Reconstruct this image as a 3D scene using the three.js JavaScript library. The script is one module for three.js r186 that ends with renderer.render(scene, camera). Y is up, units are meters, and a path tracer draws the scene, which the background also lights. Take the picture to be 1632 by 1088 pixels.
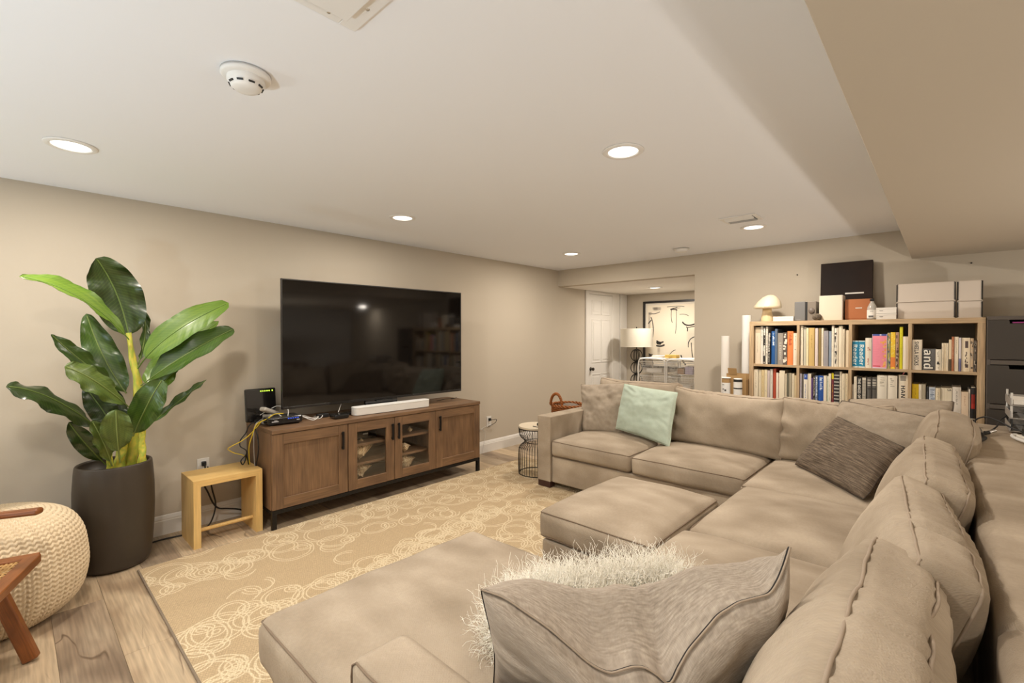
import * as THREE from 'three';
import { RoundedBoxGeometry } from 'three/addons/geometries/RoundedBoxGeometry.js';
import { mergeGeometries, mergeVertices } from 'three/addons/utils/BufferGeometryUtils.js';
import { ImprovedNoise } from 'three/addons/math/ImprovedNoise.js';
import { RectAreaLightUniformsLib } from 'three/addons/lights/RectAreaLightUniformsLib.js';

// ---------- camera, exposure, lights ----------
const scene = new THREE.Scene();
const camera = new THREE.PerspectiveCamera(2 * Math.atan(544 / 742) * 180 / Math.PI, 1632 / 1088, 0.02, 60);
camera.position.set(3.8, 1.325, 5.008);
{
  const yaw = 42.835 * Math.PI / 180, pitch = 0.772 * Math.PI / 180;
  camera.lookAt(3.8 - Math.sin(yaw) * Math.cos(pitch), 1.325 - Math.sin(pitch), 5.008 - Math.cos(yaw) * Math.cos(pitch));
}
const renderer = new THREE.WebGLRenderer({ antialias: true });
renderer.toneMapping = THREE.LinearToneMapping;
renderer.toneMappingExposure = 1.36;
renderer.shadowMap.enabled = true;
RectAreaLightUniformsLib.init();
scene.background = new THREE.Color(0x000000);
const LAMP_COLOR = new THREE.Color().setRGB(1.0, 0.905, 0.79);
const UP_COLOR = new THREE.Color().setRGB(0.70, 0.88, 1.0);
const LAMP_POWER = 275;            // radiance of one downlight lens
const GLOW = 2.2;                 // what the eye sees of a lens
const CEIL = 2.19, SOFF = 1.948, ALC = 1.977;
const LIGHTS = [                    // x, y, z, label, share of the power
  [0.876, CEIL, 4.81, 'ceiling downlight above the tall plant'],
  [2.687, CEIL, 3.04, 'ceiling downlight over the open rug and ottoman', 1.15],
  [0.874, CEIL, 3.036, 'ceiling downlight in front of the television', 0.9],
  [0.896, CEIL, 0.951, 'ceiling downlight nearest the far wall corner by the opening', 1.05],
  [2.678, CEIL, 0.958, 'ceiling downlight beside the small ceiling vent', 1.25],
  [0.9, ALC, -0.997, 'lone downlight in the low ceiling of the alcove', 1.1],
  [2.68, CEIL, 5.12, 'ceiling downlight above the near sofa end, out of the picture', 1.3],
  [0.876, CEIL, 6.75, 'added ceiling downlight above the lounge chair, out of the picture'],  // this row and the next two are unseen lamps added for more light
  [2.68, CEIL, 7.2, 'added ceiling downlight near the rear wall, out of the picture'],
  [5.3, SOFF, 4.6, 'added downlight under the dropped ceiling mid room, out of the picture'],
  [6.3, SOFF, 0.3, 'downlight under the dropped ceiling seen mirrored in the television'],
];
const UP_WARM = new THREE.Color().setRGB(1.0, 0.93, 0.84);
const UPLIGHT_POWER = 330;          // radiance of the bowl of an added uplight
const UPH = 0.42;
const ADDED_UPLIGHTS = [                  // added ceiling fill, all out of view: x, z, share of the power, label
  [0.45, 7.6, 0.5, 'added low cool uplight by the wall behind the lounge chair, out of the picture'],
  [2.7, 6.7, 0.72, 'added low cool uplight behind the viewer, out of the picture'],
  [5.6, 5.4, 0.35, 'added low warm uplight behind the sofa end, out of the picture'],
  [5.9, 2.2, 0.72, 'added low warm uplight beyond the sofa back, out of the picture'],
];

// ---------- helpers ----------
const { PI, sin, cos, abs, sqrt, min, max, floor, pow } = Math;
const V = (x, y, z) => new THREE.Vector3(x, y, z);
let seed0 = 7;
function rng(s) { let a = s >>> 0; return () => { a = (a + 0x6d2b79f5) | 0; let t = Math.imul(a ^ (a >>> 15), 1 | a); t = (t + Math.imul(t ^ (t >>> 7), 61 | t)) ^ t; return ((t ^ (t >>> 14)) >>> 0) / 4294967296; }; }
const R0 = rng(11);
const noise = (() => {          // the addon seeds itself at random; this one is fixed
  const p = [], r = rng(5); for (let i = 0; i < 256; i++) p[i] = i;
  for (let i = 255; i > 0; i--) { const j = floor(r() * (i + 1)); [p[i], p[j]] = [p[j], p[i]]; }
  const P = (i) => p[i & 255], f = (t) => t * t * t * (t * (t * 6 - 15) + 10), L = (a, b, t) => a + (b - a) * t;
  const g = (h, x, y, z) => { h &= 15; const u = h < 8 ? x : y, v = h < 4 ? y : h === 12 || h === 14 ? x : z; return ((h & 1) ? -u : u) + ((h & 2) ? -v : v); };
  return (x, y, z = 0) => {
    const X = floor(x), Y = floor(y), Z = floor(z); x -= X; y -= Y; z -= Z; const u = f(x), v = f(y), w = f(z);
    const A = P(X) + Y, AA = P(A) + Z, AB = P(A + 1) + Z, B = P(X + 1) + Y, BA = P(B) + Z, BB = P(B + 1) + Z;
    return L(L(L(g(P(AA), x, y, z), g(P(BA), x - 1, y, z), u), L(g(P(AB), x, y - 1, z), g(P(BB), x - 1, y - 1, z), u), v),
      L(L(g(P(AA + 1), x, y, z - 1), g(P(BA + 1), x - 1, y, z - 1), u), L(g(P(AB + 1), x, y - 1, z - 1), g(P(BB + 1), x - 1, y - 1, z - 1), u), v), w);
  };
})();
const fbm = (x, y, z = 0, o = 4) => { let s = 0, a = 0.5; for (let i = 0; i < o; i++) { s += a * noise(x, y, z); x *= 2.03; y *= 2.03; z *= 2.03; a *= 0.5; } return s; };
const clamp = (v, a, b) => max(a, min(b, v));
const smooth = (a, b, x) => { const t = clamp((x - a) / (b - a), 0, 1); return t * t * (3 - 2 * t); };

const used = new Map();
function numbered(n) { const k = used.get(n) || 0; used.set(n, k + 1); return k ? n + '_' + String(k).padStart(3, '0') : n; }
function prep(g) { let q = g.index ? g.toNonIndexed() : g; if (!q.attributes.uv) q.setAttribute('uv', new THREE.BufferAttribute(new Float32Array(q.attributes.position.count * 2), 2)); for (const k of Object.keys(q.attributes)) if (!['position', 'normal', 'uv'].includes(k)) q.deleteAttribute(k); q.morphAttributes = {}; return q; }
function join(list) { list = [].concat(list); return list.length === 1 ? list[0] : mergeGeometries(list.map(prep)); }
function obj(name, geos, material, parent, label) {
  const m = new THREE.Mesh(join(geos), material);
  m.castShadow = m.receiveShadow = true;
  if (parent) { m.name = name; parent.add(m); } else { m.name = numbered(name); scene.add(m); }
  if (label) m.userData.label = label;
  return m;
}
function tag(o, label, category, group) { o.userData.label = label; o.userData.category = category; if (group) o.userData.group = group; return o; }
function thing(name, label, category, [x, y, z] = [0, 0, 0], turn = 0, group) {
  const o = new THREE.Group(); o.name = numbered(name); o.position.set(x, y, z); o.rotation.y = turn; scene.add(o);
  return tag(o, label, category, group);
}
function struct(name, geos, material, parent) { const o = obj(name, geos, material, parent); o.userData.kind = 'structure'; return o; }
// uv in metres, u along the grain axis
function boxUV(g, grain = 'x', off) {
  const q = g.index ? g.toNonIndexed() : g, p = q.attributes.position, n = q.attributes.normal, uv = new Float32Array(p.count * 2);
  const o = off ?? [R0() * 7, R0() * 7], ax = { x: 0, y: 1, z: 2 }[grain];
  for (let i = 0; i < p.count; i++) {
    const c = [p.getX(i), p.getY(i), p.getZ(i)], m = [abs(n.getX(i)), abs(n.getY(i)), abs(n.getZ(i))];
    const d = m[0] > m[1] && m[0] > m[2] ? 0 : m[1] > m[2] ? 1 : 2, r = [0, 1, 2].filter((k) => k !== d);
    const a = r.includes(ax) ? ax : r[0], b = r.find((k) => k !== a);
    uv[2 * i] = c[a] + o[0]; uv[2 * i + 1] = c[b] + o[1];
  }
  q.setAttribute('uv', new THREE.BufferAttribute(uv, 2)); return q;
}
// box given by its min and max corners
function bb(x0, y0, z0, x1, y1, z1, r = 0, grain = 'x') {
  const w = x1 - x0, h = y1 - y0, d = z1 - z0;
  r = min(r, w / 2.05, h / 2.05, d / 2.05);
  const g = r > 0.0004 ? new RoundedBoxGeometry(w, h, d, 2, r) : new THREE.BoxGeometry(w, h, d);
  g.translate((x0 + x1) / 2, (y0 + y1) / 2, (z0 + z1) / 2);
  return boxUV(g, grain);
}
const cb = (x, y, z, w, h, d, r = 0, grain = 'x') => bb(x - w / 2, y - h / 2, z - d / 2, x + w / 2, y + h / 2, z + d / 2, r, grain);
function tube(pts, r, seg = 0, rs = 7, closed = false) {
  const c = new THREE.CatmullRomCurve3(pts.map((p) => p.isVector3 ? p : V(...p)), closed, 'centripetal');
  return new THREE.TubeGeometry(c, seg || pts.length * 6, r, rs, closed);
}
function rod(a, b, r, rs = 8, r2 = r) {
  a = a.isVector3 ? a : V(...a); b = b.isVector3 ? b : V(...b);
  const d = b.clone().sub(a), g = new THREE.CylinderGeometry(r2, r, d.length(), rs, 1);
  g.applyQuaternion(new THREE.Quaternion().setFromUnitVectors(V(0, 1, 0), d.normalize())); g.translate((a.x + b.x) / 2, (a.y + b.y) / 2, (a.z + b.z) / 2);
  return g;
}
const lathe = (pts, n = 40) => new THREE.LatheGeometry(pts.map((p) => new THREE.Vector2(...p)), n);
const at = (g, x, y, z, ry = 0) => { g = g.clone(); if (ry) g.rotateY(ry); return g.translate(x, y, z); };
const hex = (h) => new THREE.Color('#' + h);

// ---------- textures ----------
function dataTex(n, f, rep = 1, srgb = true) {
  const d = new Uint8Array(n * n * 4);
  for (let y = 0; y < n; y++) for (let x = 0; x < n; x++) { const c = f(x / n, y / n), k = (y * n + x) * 4; d[k] = clamp(c[0], 0, 255); d[k + 1] = clamp(c[1], 0, 255); d[k + 2] = clamp(c[2], 0, 255); d[k + 3] = 255; }
  const t = new THREE.DataTexture(d, n, n, THREE.RGBAFormat); t.wrapS = t.wrapT = THREE.RepeatWrapping; t.magFilter = THREE.LinearFilter; t.minFilter = THREE.LinearMipmapLinearFilter; t.generateMipmaps = true;
  if (srgb) t.colorSpace = THREE.SRGBColorSpace; t.repeat.set(rep, rep); t.needsUpdate = true; return t;
}
// noise that repeats over the unit square
const tn = (u, v, fx, fy, s = 0) => { const p = smooth(0.8, 1, u), q = smooth(0.8, 1, v), f = (x, y) => fbm(x * fx, y * fy, s, 3); let a = f(u, v); if (p) a = a * (1 - p) + f(u - 1, v) * p; if (q) { let c = f(u, v - 1); if (p) c = c * (1 - p) + f(u - 1, v - 1) * p; a = a * (1 - q) + c * q; } return a; };
const mix = (a, b, t) => a.map((v, i) => v + (b[i] - v) * t);
function wood(c0, c1, c2, { n = 512, rep = 1, stretch = 18, knots = 0.5, fine = 0.35, s = 1, cracks = 0 } = {}) {
  return dataTex(n, (u, v) => {
    const w = tn(u, v, 3, 9, s) * 0.6, g = tn(u, v + w * 0.06, 2.2, stretch, s + 3), f = tn(u, v, 5, 110, s + 7), k = tn(u, v, 2.5, 4, s + 13);
    let c = mix(c0, c1, clamp(0.5 + g * 1.5, 0, 1)); c = mix(c, c2, clamp(k * knots * 2.2, 0, 0.8)); if (cracks) { const e = abs(tn(u, v + w * 0.1, 2, 7, s + 17)), m = tn(u, v, 3, 5, s + 23); c = mix(c, [88, 70, 54], clamp(1 - e * 45, 0, 1) * smooth(0.02, 0.2, m) * 0.8); }
    return c.map((q) => q * (1 + f * fine));
  }, rep);
}
function cloth(base, dark, { n = 512, rep = 1, sx = 6, sy = 6, amt = 1, weave = 0.1, thread = 220, s = 2 } = {}) {
  return dataTex(n, (u, v) => {
    const a = tn(u, v, sx, sy, s), b = tn(u, v, thread * 0.35, thread * 0.06 * 6, s + 5), w = sin(u * PI * 2 * floor(thread / 2)) * sin(v * PI * 2 * floor(thread / 2));
    return mix(base, dark, clamp(0.5 + a * amt, 0, 1)).map((q) => q * (1 + weave * (b + w * 0.5)));
  }, rep);
}
function canvas(w, h) { const c = document.createElement('canvas'); c.width = w; c.height = h; return [c, c.getContext('2d')]; }
function canvasTex(c, srgb = true) { const t = new THREE.CanvasTexture(c); if (srgb) t.colorSpace = THREE.SRGBColorSpace; t.anisotropy = 4; return t; }
const std = (o) => new THREE.MeshStandardMaterial(o);
const phys = (o) => new THREE.MeshPhysicalMaterial(o);
const lin = (r, g, b) => new THREE.Color().setRGB(r, g, b);

// ---------- materials ----------
const paintBump = dataTex(256, (u, v) => { const a = 128 + 90 * tn(u, v, 40, 40, 3); return [a, a, a]; }, 2, false);
const MAT = {
  ceiling: std({ color: lin(0.87, 0.89, 0.93), roughness: 0.95 }),
  wall: std({ color: lin(0.525, 0.462, 0.372), roughness: 0.9, bumpMap: paintBump, bumpScale: 0.0004 }),
  alcove: std({ color: lin(0.82, 0.79, 0.73), roughness: 0.9 }),
  trim: std({ color: lin(0.74, 0.71, 0.66), roughness: 0.45 }),
  white: std({ color: lin(0.80, 0.79, 0.76), roughness: 0.5 }),
  paper: std({ color: lin(0.78, 0.74, 0.68), roughness: 0.8 }),
  offwhite: std({ color: lin(0.74, 0.70, 0.62), roughness: 0.6 }),
  black: std({ color: lin(0.012, 0.012, 0.012), roughness: 0.45 }),
  blackMetal: std({ color: lin(0.018, 0.016, 0.015), roughness: 0.4, metalness: 0.6 }),
  blackGloss: phys({ color: lin(0.008, 0.008, 0.009), roughness: 0.12, clearcoat: 0.4, clearcoatRoughness: 0.05 }),
  rubber: std({ color: lin(0.010, 0.010, 0.010), roughness: 0.6 }),
  steel: std({ color: lin(0.6, 0.58, 0.55), roughness: 0.3, metalness: 0.9 }),
  grey: std({ color: lin(0.16, 0.155, 0.15), roughness: 0.6 }),
  silver: std({ color: lin(0.38, 0.36, 0.34), roughness: 0.35, metalness: 0.4 }),
  yellow: std({ color: lin(0.75, 0.55, 0.03), roughness: 0.5 }),
  whiteCable: std({ color: lin(0.7, 0.68, 0.64), roughness: 0.5 }),
  glass: phys({ color: 0xffffff, transmission: 1, thickness: 0, roughness: 0.02, ior: 1.45 }),
  cardboard: std({ color: lin(0.42, 0.26, 0.11), roughness: 0.85 }),
};
const TEX = {
  suede: cloth([180, 165, 146], [140, 125, 106], { rep: 0.8, sx: 4, sy: 6, amt: 1.25, weave: 0.06, thread: 300 }),
  suedeBump: dataTex(256, (u, v) => { const a = 128 + 110 * tn(u, v, 60, 60, 9); return [a, a, a]; }, 5, false),
  linen: cloth([184, 171, 156], [140, 128, 115], { n: 1024, rep: 2.0, sx: 30, sy: 330, amt: 1.2, weave: 0.10, thread: 500, s: 4 }),
  walnut: wood([128, 98, 70], [106, 80, 57], [80, 59, 43], { rep: 1.1, stretch: 14, knots: 0.7, fine: 0.35, s: 21 }),
  oak: wood([196, 170, 134], [178, 150, 116], [166, 138, 104], { rep: 1.3, stretch: 22, knots: 0.2, s: 33 }),
  pine: wood([226, 190, 124], [214, 176, 110], [204, 162, 98], { rep: 1.2, stretch: 14, knots: 0.15, fine: 0.15, s: 41 }),
  teak: wood([140, 84, 42], [116, 66, 30], [86, 46, 20], { rep: 2.0, stretch: 10, knots: 0.5, fine: 0.3, s: 52 }),
};
Object.assign(MAT, {
  suede: phys({ map: TEX.suede, roughness: 0.95, bumpMap: TEX.suedeBump, bumpScale: 0.0022, sheen: 0.25, sheenRoughness: 0.6, sheenColor: lin(0.6, 0.5, 0.4) }),
  suedeSeam: std({ color: lin(0.20, 0.145, 0.10), roughness: 0.95 }),
  linen: std({ map: TEX.linen, roughness: 0.95, bumpMap: TEX.suedeBump, bumpScale: 0.0006 }),
  linenSeam: std({ color: lin(0.10, 0.075, 0.055), roughness: 0.9 }),
  seamBlack: std({ color: lin(0.012, 0.009, 0.008), roughness: 0.8 }),
  seamPale: std({ color: lin(0.36, 0.285, 0.215), roughness: 0.9 }),
  walnut: std({ map: TEX.walnut, roughness: 0.5 }),
  oak: std({ map: TEX.oak, roughness: 0.6 }),
  pine: std({ map: TEX.pine, roughness: 0.5 }),
  teak: std({ map: TEX.teak, roughness: 0.35 }),
});

// ---------- the setting ----------
const XR = 7.6, ZR = 8.2;           // far walls of the room, out of the picture
{
  // floor: boards running away from the television wall, each its own piece
  const fl = struct('floor', bb(-0.12, -0.14, -2.0, XR + 0.12, -0.012, ZR + 0.12), std({ color: lin(0.3, 0.23, 0.16), roughness: 0.9 }));
  const tones = [[[190, 170, 142], [176, 154, 126], [142, 120, 96]], [[182, 164, 140], [160, 141, 117], [126, 107, 87]], [[198, 177, 147], [186, 164, 134], [160, 137, 109]], [[168, 150, 127], [150, 130, 108], [112, 94, 77]]];
  const mats = tones.map((t, i) => std({ map: wood(...t, { n: 640, rep: 0.85, stretch: 8, knots: 1.3, fine: 0.28, cracks: 1, s: 60 + 9 * i }), roughness: 0.5 }));
  const W = 0.19, L = 1.3, shapes = {};
  const r = rng(31);
  for (let z = -1.95, k = 0; z < ZR; z += W, k++) {
    let x = -(((k * 0.47) % 1) * L);
    while (x < XR) {
      const a = max(0, x), b = min(XR, x + L);
      if (b - a > 0.02) {
        const mi = floor(r() * 4), key = (b - a).toFixed(3) + (mi % 2);
        const g = shapes[key] || (shapes[key] = bb(0, -0.012, 0, b - a - 0.0009, 0, W - 0.0009, 0.0007, 'x'));
        const m = obj('plank', g, mats[mi], fl); m.position.set(a, 0, z);
      }
      x += L;
    }
  }
  const T = 0.12;
  struct('wall_left', bb(-T, -0.012, -1.93, 0, 2.3, ZR + T), MAT.wall);
  struct('wall_back', [bb(1.833, 0, -T, XR + T, 2.3, 0), bb(0, ALC, -T, 1.833, 2.3, 0)], MAT.wall);
  struct('wall_right', bb(XR, 0, 0, XR + T, 2.3, ZR), std({ color: lin(0.6, 0.58, 0.55), roughness: 0.9 }));
  struct('wall_rear', bb(0, 0, ZR, XR + T, 2.3, ZR + T), MAT.wall);
  struct('ceiling', bb(-T, CEIL, -T, XR + T, CEIL + 0.12, ZR + T), MAT.ceiling);
  struct('ceiling_soffit', bb(3.603, SOFF, 0, XR, CEIL, ZR, 0.004), MAT.wall);
  // alcove beyond the opening
  struct('wall_alcove_back', bb(0, 0, -1.93, 2.52, 2.3, -1.807), MAT.wall);
  struct('wall_alcove_side', bb(2.4, 0, -1.807, 2.52, 2.3, -T), MAT.alcove);
  struct('ceiling_alcove', bb(0, ALC, -1.807, 2.4, 2.3, -T), std({ color: lin(0.86, 0.82, 0.76), roughness: 0.95 }));
  // baseboards: a profile pushed along the wall
  const prof = new THREE.Shape([[0, 0], [0.016, 0], [0.016, 0.092], [0.0125, 0.097], [0.0125, 0.104], [0.009, 0.112], [0.005, 0.122], [0, 0.128]].map((p) => new THREE.Vector2(...p)));
  const run = (len) => new THREE.ExtrudeGeometry(prof, { depth: len, bevelEnabled: false });
  const bl = run(ZR + 0.6); bl.translate(0, 0, -0.6); struct('baseboard_left', bl, MAT.trim);
  { const g = run(XR - 1.84); g.applyMatrix4(new THREE.Matrix4().makeBasis(V(0, 0, 1), V(0, 1, 0), V(1, 0, 0))); g.index ? 0 : 0; const q = g; const p = q.attributes.position; for (let i = 0; i < p.count; i += 3) { const t = [p.getX(i + 1), p.getY(i + 1), p.getZ(i + 1)]; p.setXYZ(i + 1, p.getX(i + 2), p.getY(i + 2), p.getZ(i + 2)); p.setXYZ(i + 2, ...t); } q.computeVertexNormals(); q.translate(1.84, 0, 0); struct('baseboard_back', q, MAT.trim); }
  // door with six raised panels, in the long wall beyond the opening
  const dz0 = -1.375, dz1 = -0.715;
  const door = struct('door_1', bb(0.001, 0.008, dz0, 0.014, 1.925, dz1), MAT.trim);
  const cols = [[dz0 + 0.09, -1.065], [-1.025, dz1 - 0.09]];
  for (const [y0, y1] of [[1.64, 1.83], [0.93, 1.55], [0.2, 0.74]]) for (const [z0, z1] of cols) {
    obj('panel', [bb(0.012, y0, z0, 0.016, y1, z1), bb(0.013, y0 + 0.03, z0 + 0.03, 0.022, y1 - 0.03, z1 - 0.03, 0.006)], MAT.trim, door);
    obj('panel_moulding', [bb(0.013, y0 - 0.012, z0 - 0.012, 0.021, y0, z1 + 0.012, 0.003), bb(0.013, y1, z0 - 0.012, 0.021, y1 + 0.012, z1 + 0.012, 0.003), bb(0.013, y0, z0 - 0.012, 0.021, y1, z0, 0.003), bb(0.013, y0, z1, 0.021, y1, z1 + 0.012, 0.003)], MAT.trim, door);
  }
  const kn = lathe([[0.0, 0.062], [0.018, 0.06], [0.026, 0.048], [0.022, 0.034], [0.01, 0.028], [0.01, 0.008], [0.028, 0.006], [0.028, 0]], 20); kn.rotateZ(-PI / 2); kn.translate(0.014, 0.83, -0.765);
  obj('knob', kn, std({ color: lin(0.05, 0.04, 0.03), roughness: 0.3, metalness: 0.8 }), door);
  struct('trim_1', [bb(0.001, 0, dz1, 0.022, 1.976, dz1 + 0.075, 0.004), bb(0.001, 0, dz0 - 0.09, 0.022, 1.976, dz0, 0.004), bb(0.001, 1.93, dz0, 0.022, 1.976, dz1, 0.004)], MAT.trim);
  struct('trim_2', [bb(0.001, 0, -1.80, 0.03, 1.976, -1.60, 0.004), bb(0.001, 0, -1.59, 0.014, 1.976, dz0 - 0.095, 0.003)], MAT.trim);
}
// ---------- ceiling fittings ----------
{
  const trimG = lathe([[0.068, -0.002], [0.070, -0.007], [0.076, -0.0085], [0.090, -0.0065], [0.0945, -0.003], [0.0945, 0], [0.068, 0]], 48);
  const lensG = lathe([[0, -0.0062], [0.045, -0.006], [0.0665, -0.004], [0.0685, 0]], 40);
  const glow = std({ color: lin(0.9, 0.88, 0.84), emissive: lin(1, 0.94, 0.86), emissiveIntensity: GLOW, roughness: 0.6 });
  const trimM = std({ color: lin(0.82, 0.81, 0.79), roughness: 0.5 });
  for (const [x, y, z, label, share = 1] of LIGHTS) {
    const t = thing('recessed_light', label, 'downlight', [x, y, z], 0, 'round recessed ceiling downlights');
    obj('trim_ring', trimG, trimM, t); obj('lens', lensG, glow, t);
    const l = new THREE.RectAreaLight(LAMP_COLOR, LAMP_POWER * share, 0.12, 0.12); l.name = 'lamp_light'; l.position.set(0, -0.009, 0); l.lookAt(0, -1, 0); l.rotation.set(-PI / 2, 0, 0); l.castShadow = true; t.add(l);
  }
  // added uplights, out of view, that brighten the ceiling
  for (const [x, z, share, label] of ADDED_UPLIGHTS) {
    const t = thing('added_uplight', label, 'lamp', [x, 0, z]);
    obj('base', lathe([[0, 0], [0.14, 0], [0.14, 0.015], [0.02, 0.03], [0, 0.03]], 36), MAT.blackMetal, t); obj('pole', rod([0, 0.03, 0], [0, UPH - 0.1, 0], 0.012, 12), MAT.blackMetal, t);
    obj('bowl', lathe([[0.012, -0.12], [0.09, -0.1], [0.15, -0.04], [0.16, 0], [0.154, 0], [0.145, -0.035], [0.088, -0.092], [0.012, -0.11]], 40).translate(0, UPH, 0), MAT.white, t);
    obj('diffuser', lathe([[0, -0.02], [0.146, -0.022]], 30).translate(0, UPH, 0), glow, t);
    const l = new THREE.RectAreaLight(x > 5 ? UP_WARM : UP_COLOR, UPLIGHT_POWER * share, 0.22, 0.22); l.name = 'uplight'; l.position.set(0, UPH + 0.002, 0); l.rotation.set(PI / 2, 0, 0); l.castShadow = true; t.add(l);
  }
  // smoke detector
  const sd = thing('smoke_detector', 'white round smoke detector with dark slots on the near ceiling', 'smoke detector', [2.1, CEIL, 4.468]);
  obj('base_plate', lathe([[0, -0.001], [0.074, -0.001], [0.0745, -0.012], [0.070, -0.018], [0.058, -0.020], [0, -0.020]], 48).scale(1, 1, 1), trimM, sd);
  obj('housing', lathe([[0.056, -0.019], [0.0565, -0.030], [0.050, -0.036], [0.045, -0.047], [0.036, -0.055], [0.018, -0.058], [0, -0.058]], 44), trimM, sd);
  for (let i = 0; i < 9; i++) { const a = i / 9 * PI * 2 + 0.2, g = new THREE.BoxGeometry(0.018, 0.006, 0.006); g.rotateX(0.5); g.translate(0, -0.042, 0.0475); g.rotateY(a); obj('slot', g, MAT.black, sd); }
  const s2 = thing('smoke_detector', 'small white round sensor on the ceiling above the alcove opening', 'smoke detector', [1.87, CEIL, 0.437]);
  obj('base_plate', lathe([[0, -0.001], [0.075, -0.001], [0.075, -0.010], [0, -0.012]], 36), trimM, s2);
  obj('housing', lathe([[0.062, -0.010], [0.062, -0.022], [0.052, -0.036], [0, -0.038]], 36), trimM, s2);
  // large return grille at the top edge of the picture: frame, screws, hinged inner panel hanging a little open
  const rv = thing('ceiling_grille', 'large white ceiling return grille cut off by the picture top', 'vent', [2.573, CEIL, 4.336]);
  const W = 0.5, D = 0.5;
  const fr = [bb(0, -0.010, 0, W, -0.001, 0.05, 0.003), bb(0, -0.010, D - 0.05, W, -0.001, D, 0.003), bb(0, -0.010, 0.05, 0.05, -0.001, D - 0.05, 0.003), bb(W - 0.05, -0.010, 0.05, W, -0.001, D - 0.05, 0.003)];
  obj('frame', fr, trimM, rv);
  obj('inner_panel', bb(0.052, -0.03, 0.052, W - 0.05, -0.004, D - 0.05, 0.003), trimM, rv);
  obj('panel_fold', bb(0.12, -0.034, 0.12, W - 0.12, -0.029, D - 0.12, 0.002), trimM, rv);
  for (const [x, z] of [[0.025, 0.09], [0.11, 0.025], [W - 0.025, 0.11], [0.11, D - 0.025]]) obj('screw', at(lathe([[0, -0.013], [0.004, -0.0125], [0.006, -0.010], [0.006, -0.008]], 12), x, 0, z), MAT.steel, rv);
  // small supply register by the far downlight
  const sv = thing('ceiling_register', 'small white ceiling supply register with angled louvres', 'vent', [2.565, CEIL, 1.21]);
  obj('frame', [bb(0, -0.008, 0, 0.25, -0.001, 0.025, 0.002), bb(0, -0.008, 0.185, 0.25, -0.001, 0.21, 0.002), bb(0, -0.008, 0.025, 0.028, -0.001, 0.185, 0.002), bb(0.222, -0.008, 0.025, 0.25, -0.001, 0.185, 0.002)], trimM, sv);
  obj('backing', bb(0.028, -0.003, 0.025, 0.222, -0.0015, 0.185), MAT.grey, sv);
  for (let i = 0; i < 7; i++) { const g = new THREE.BoxGeometry(0.19, 0.002, 0.022); g.rotateX(0.55 * (i < 4 ? 1 : -1)); g.translate(0.125, -0.012, 0.037 + i * 0.0225); obj('louvre', g, trimM, sv); }
  // wall screws
  for (const [x, y, l] of [[2.793, 1.888, 'tiny dark screw in the wall above the mushroom lamp'], [3.95, 1.877, 'tiny dark screw in the wall above the archive boxes']]) { const g = lathe([[0, 0.010], [0.005, 0.008], [0.006, 0.004], [0.004, 0], [0.003, -0.004]], 12); g.rotateX(PI / 2); tag(obj('wall_screw', g.translate(x, y, 0.001), MAT.black), l, 'screw'); }
}
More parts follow.
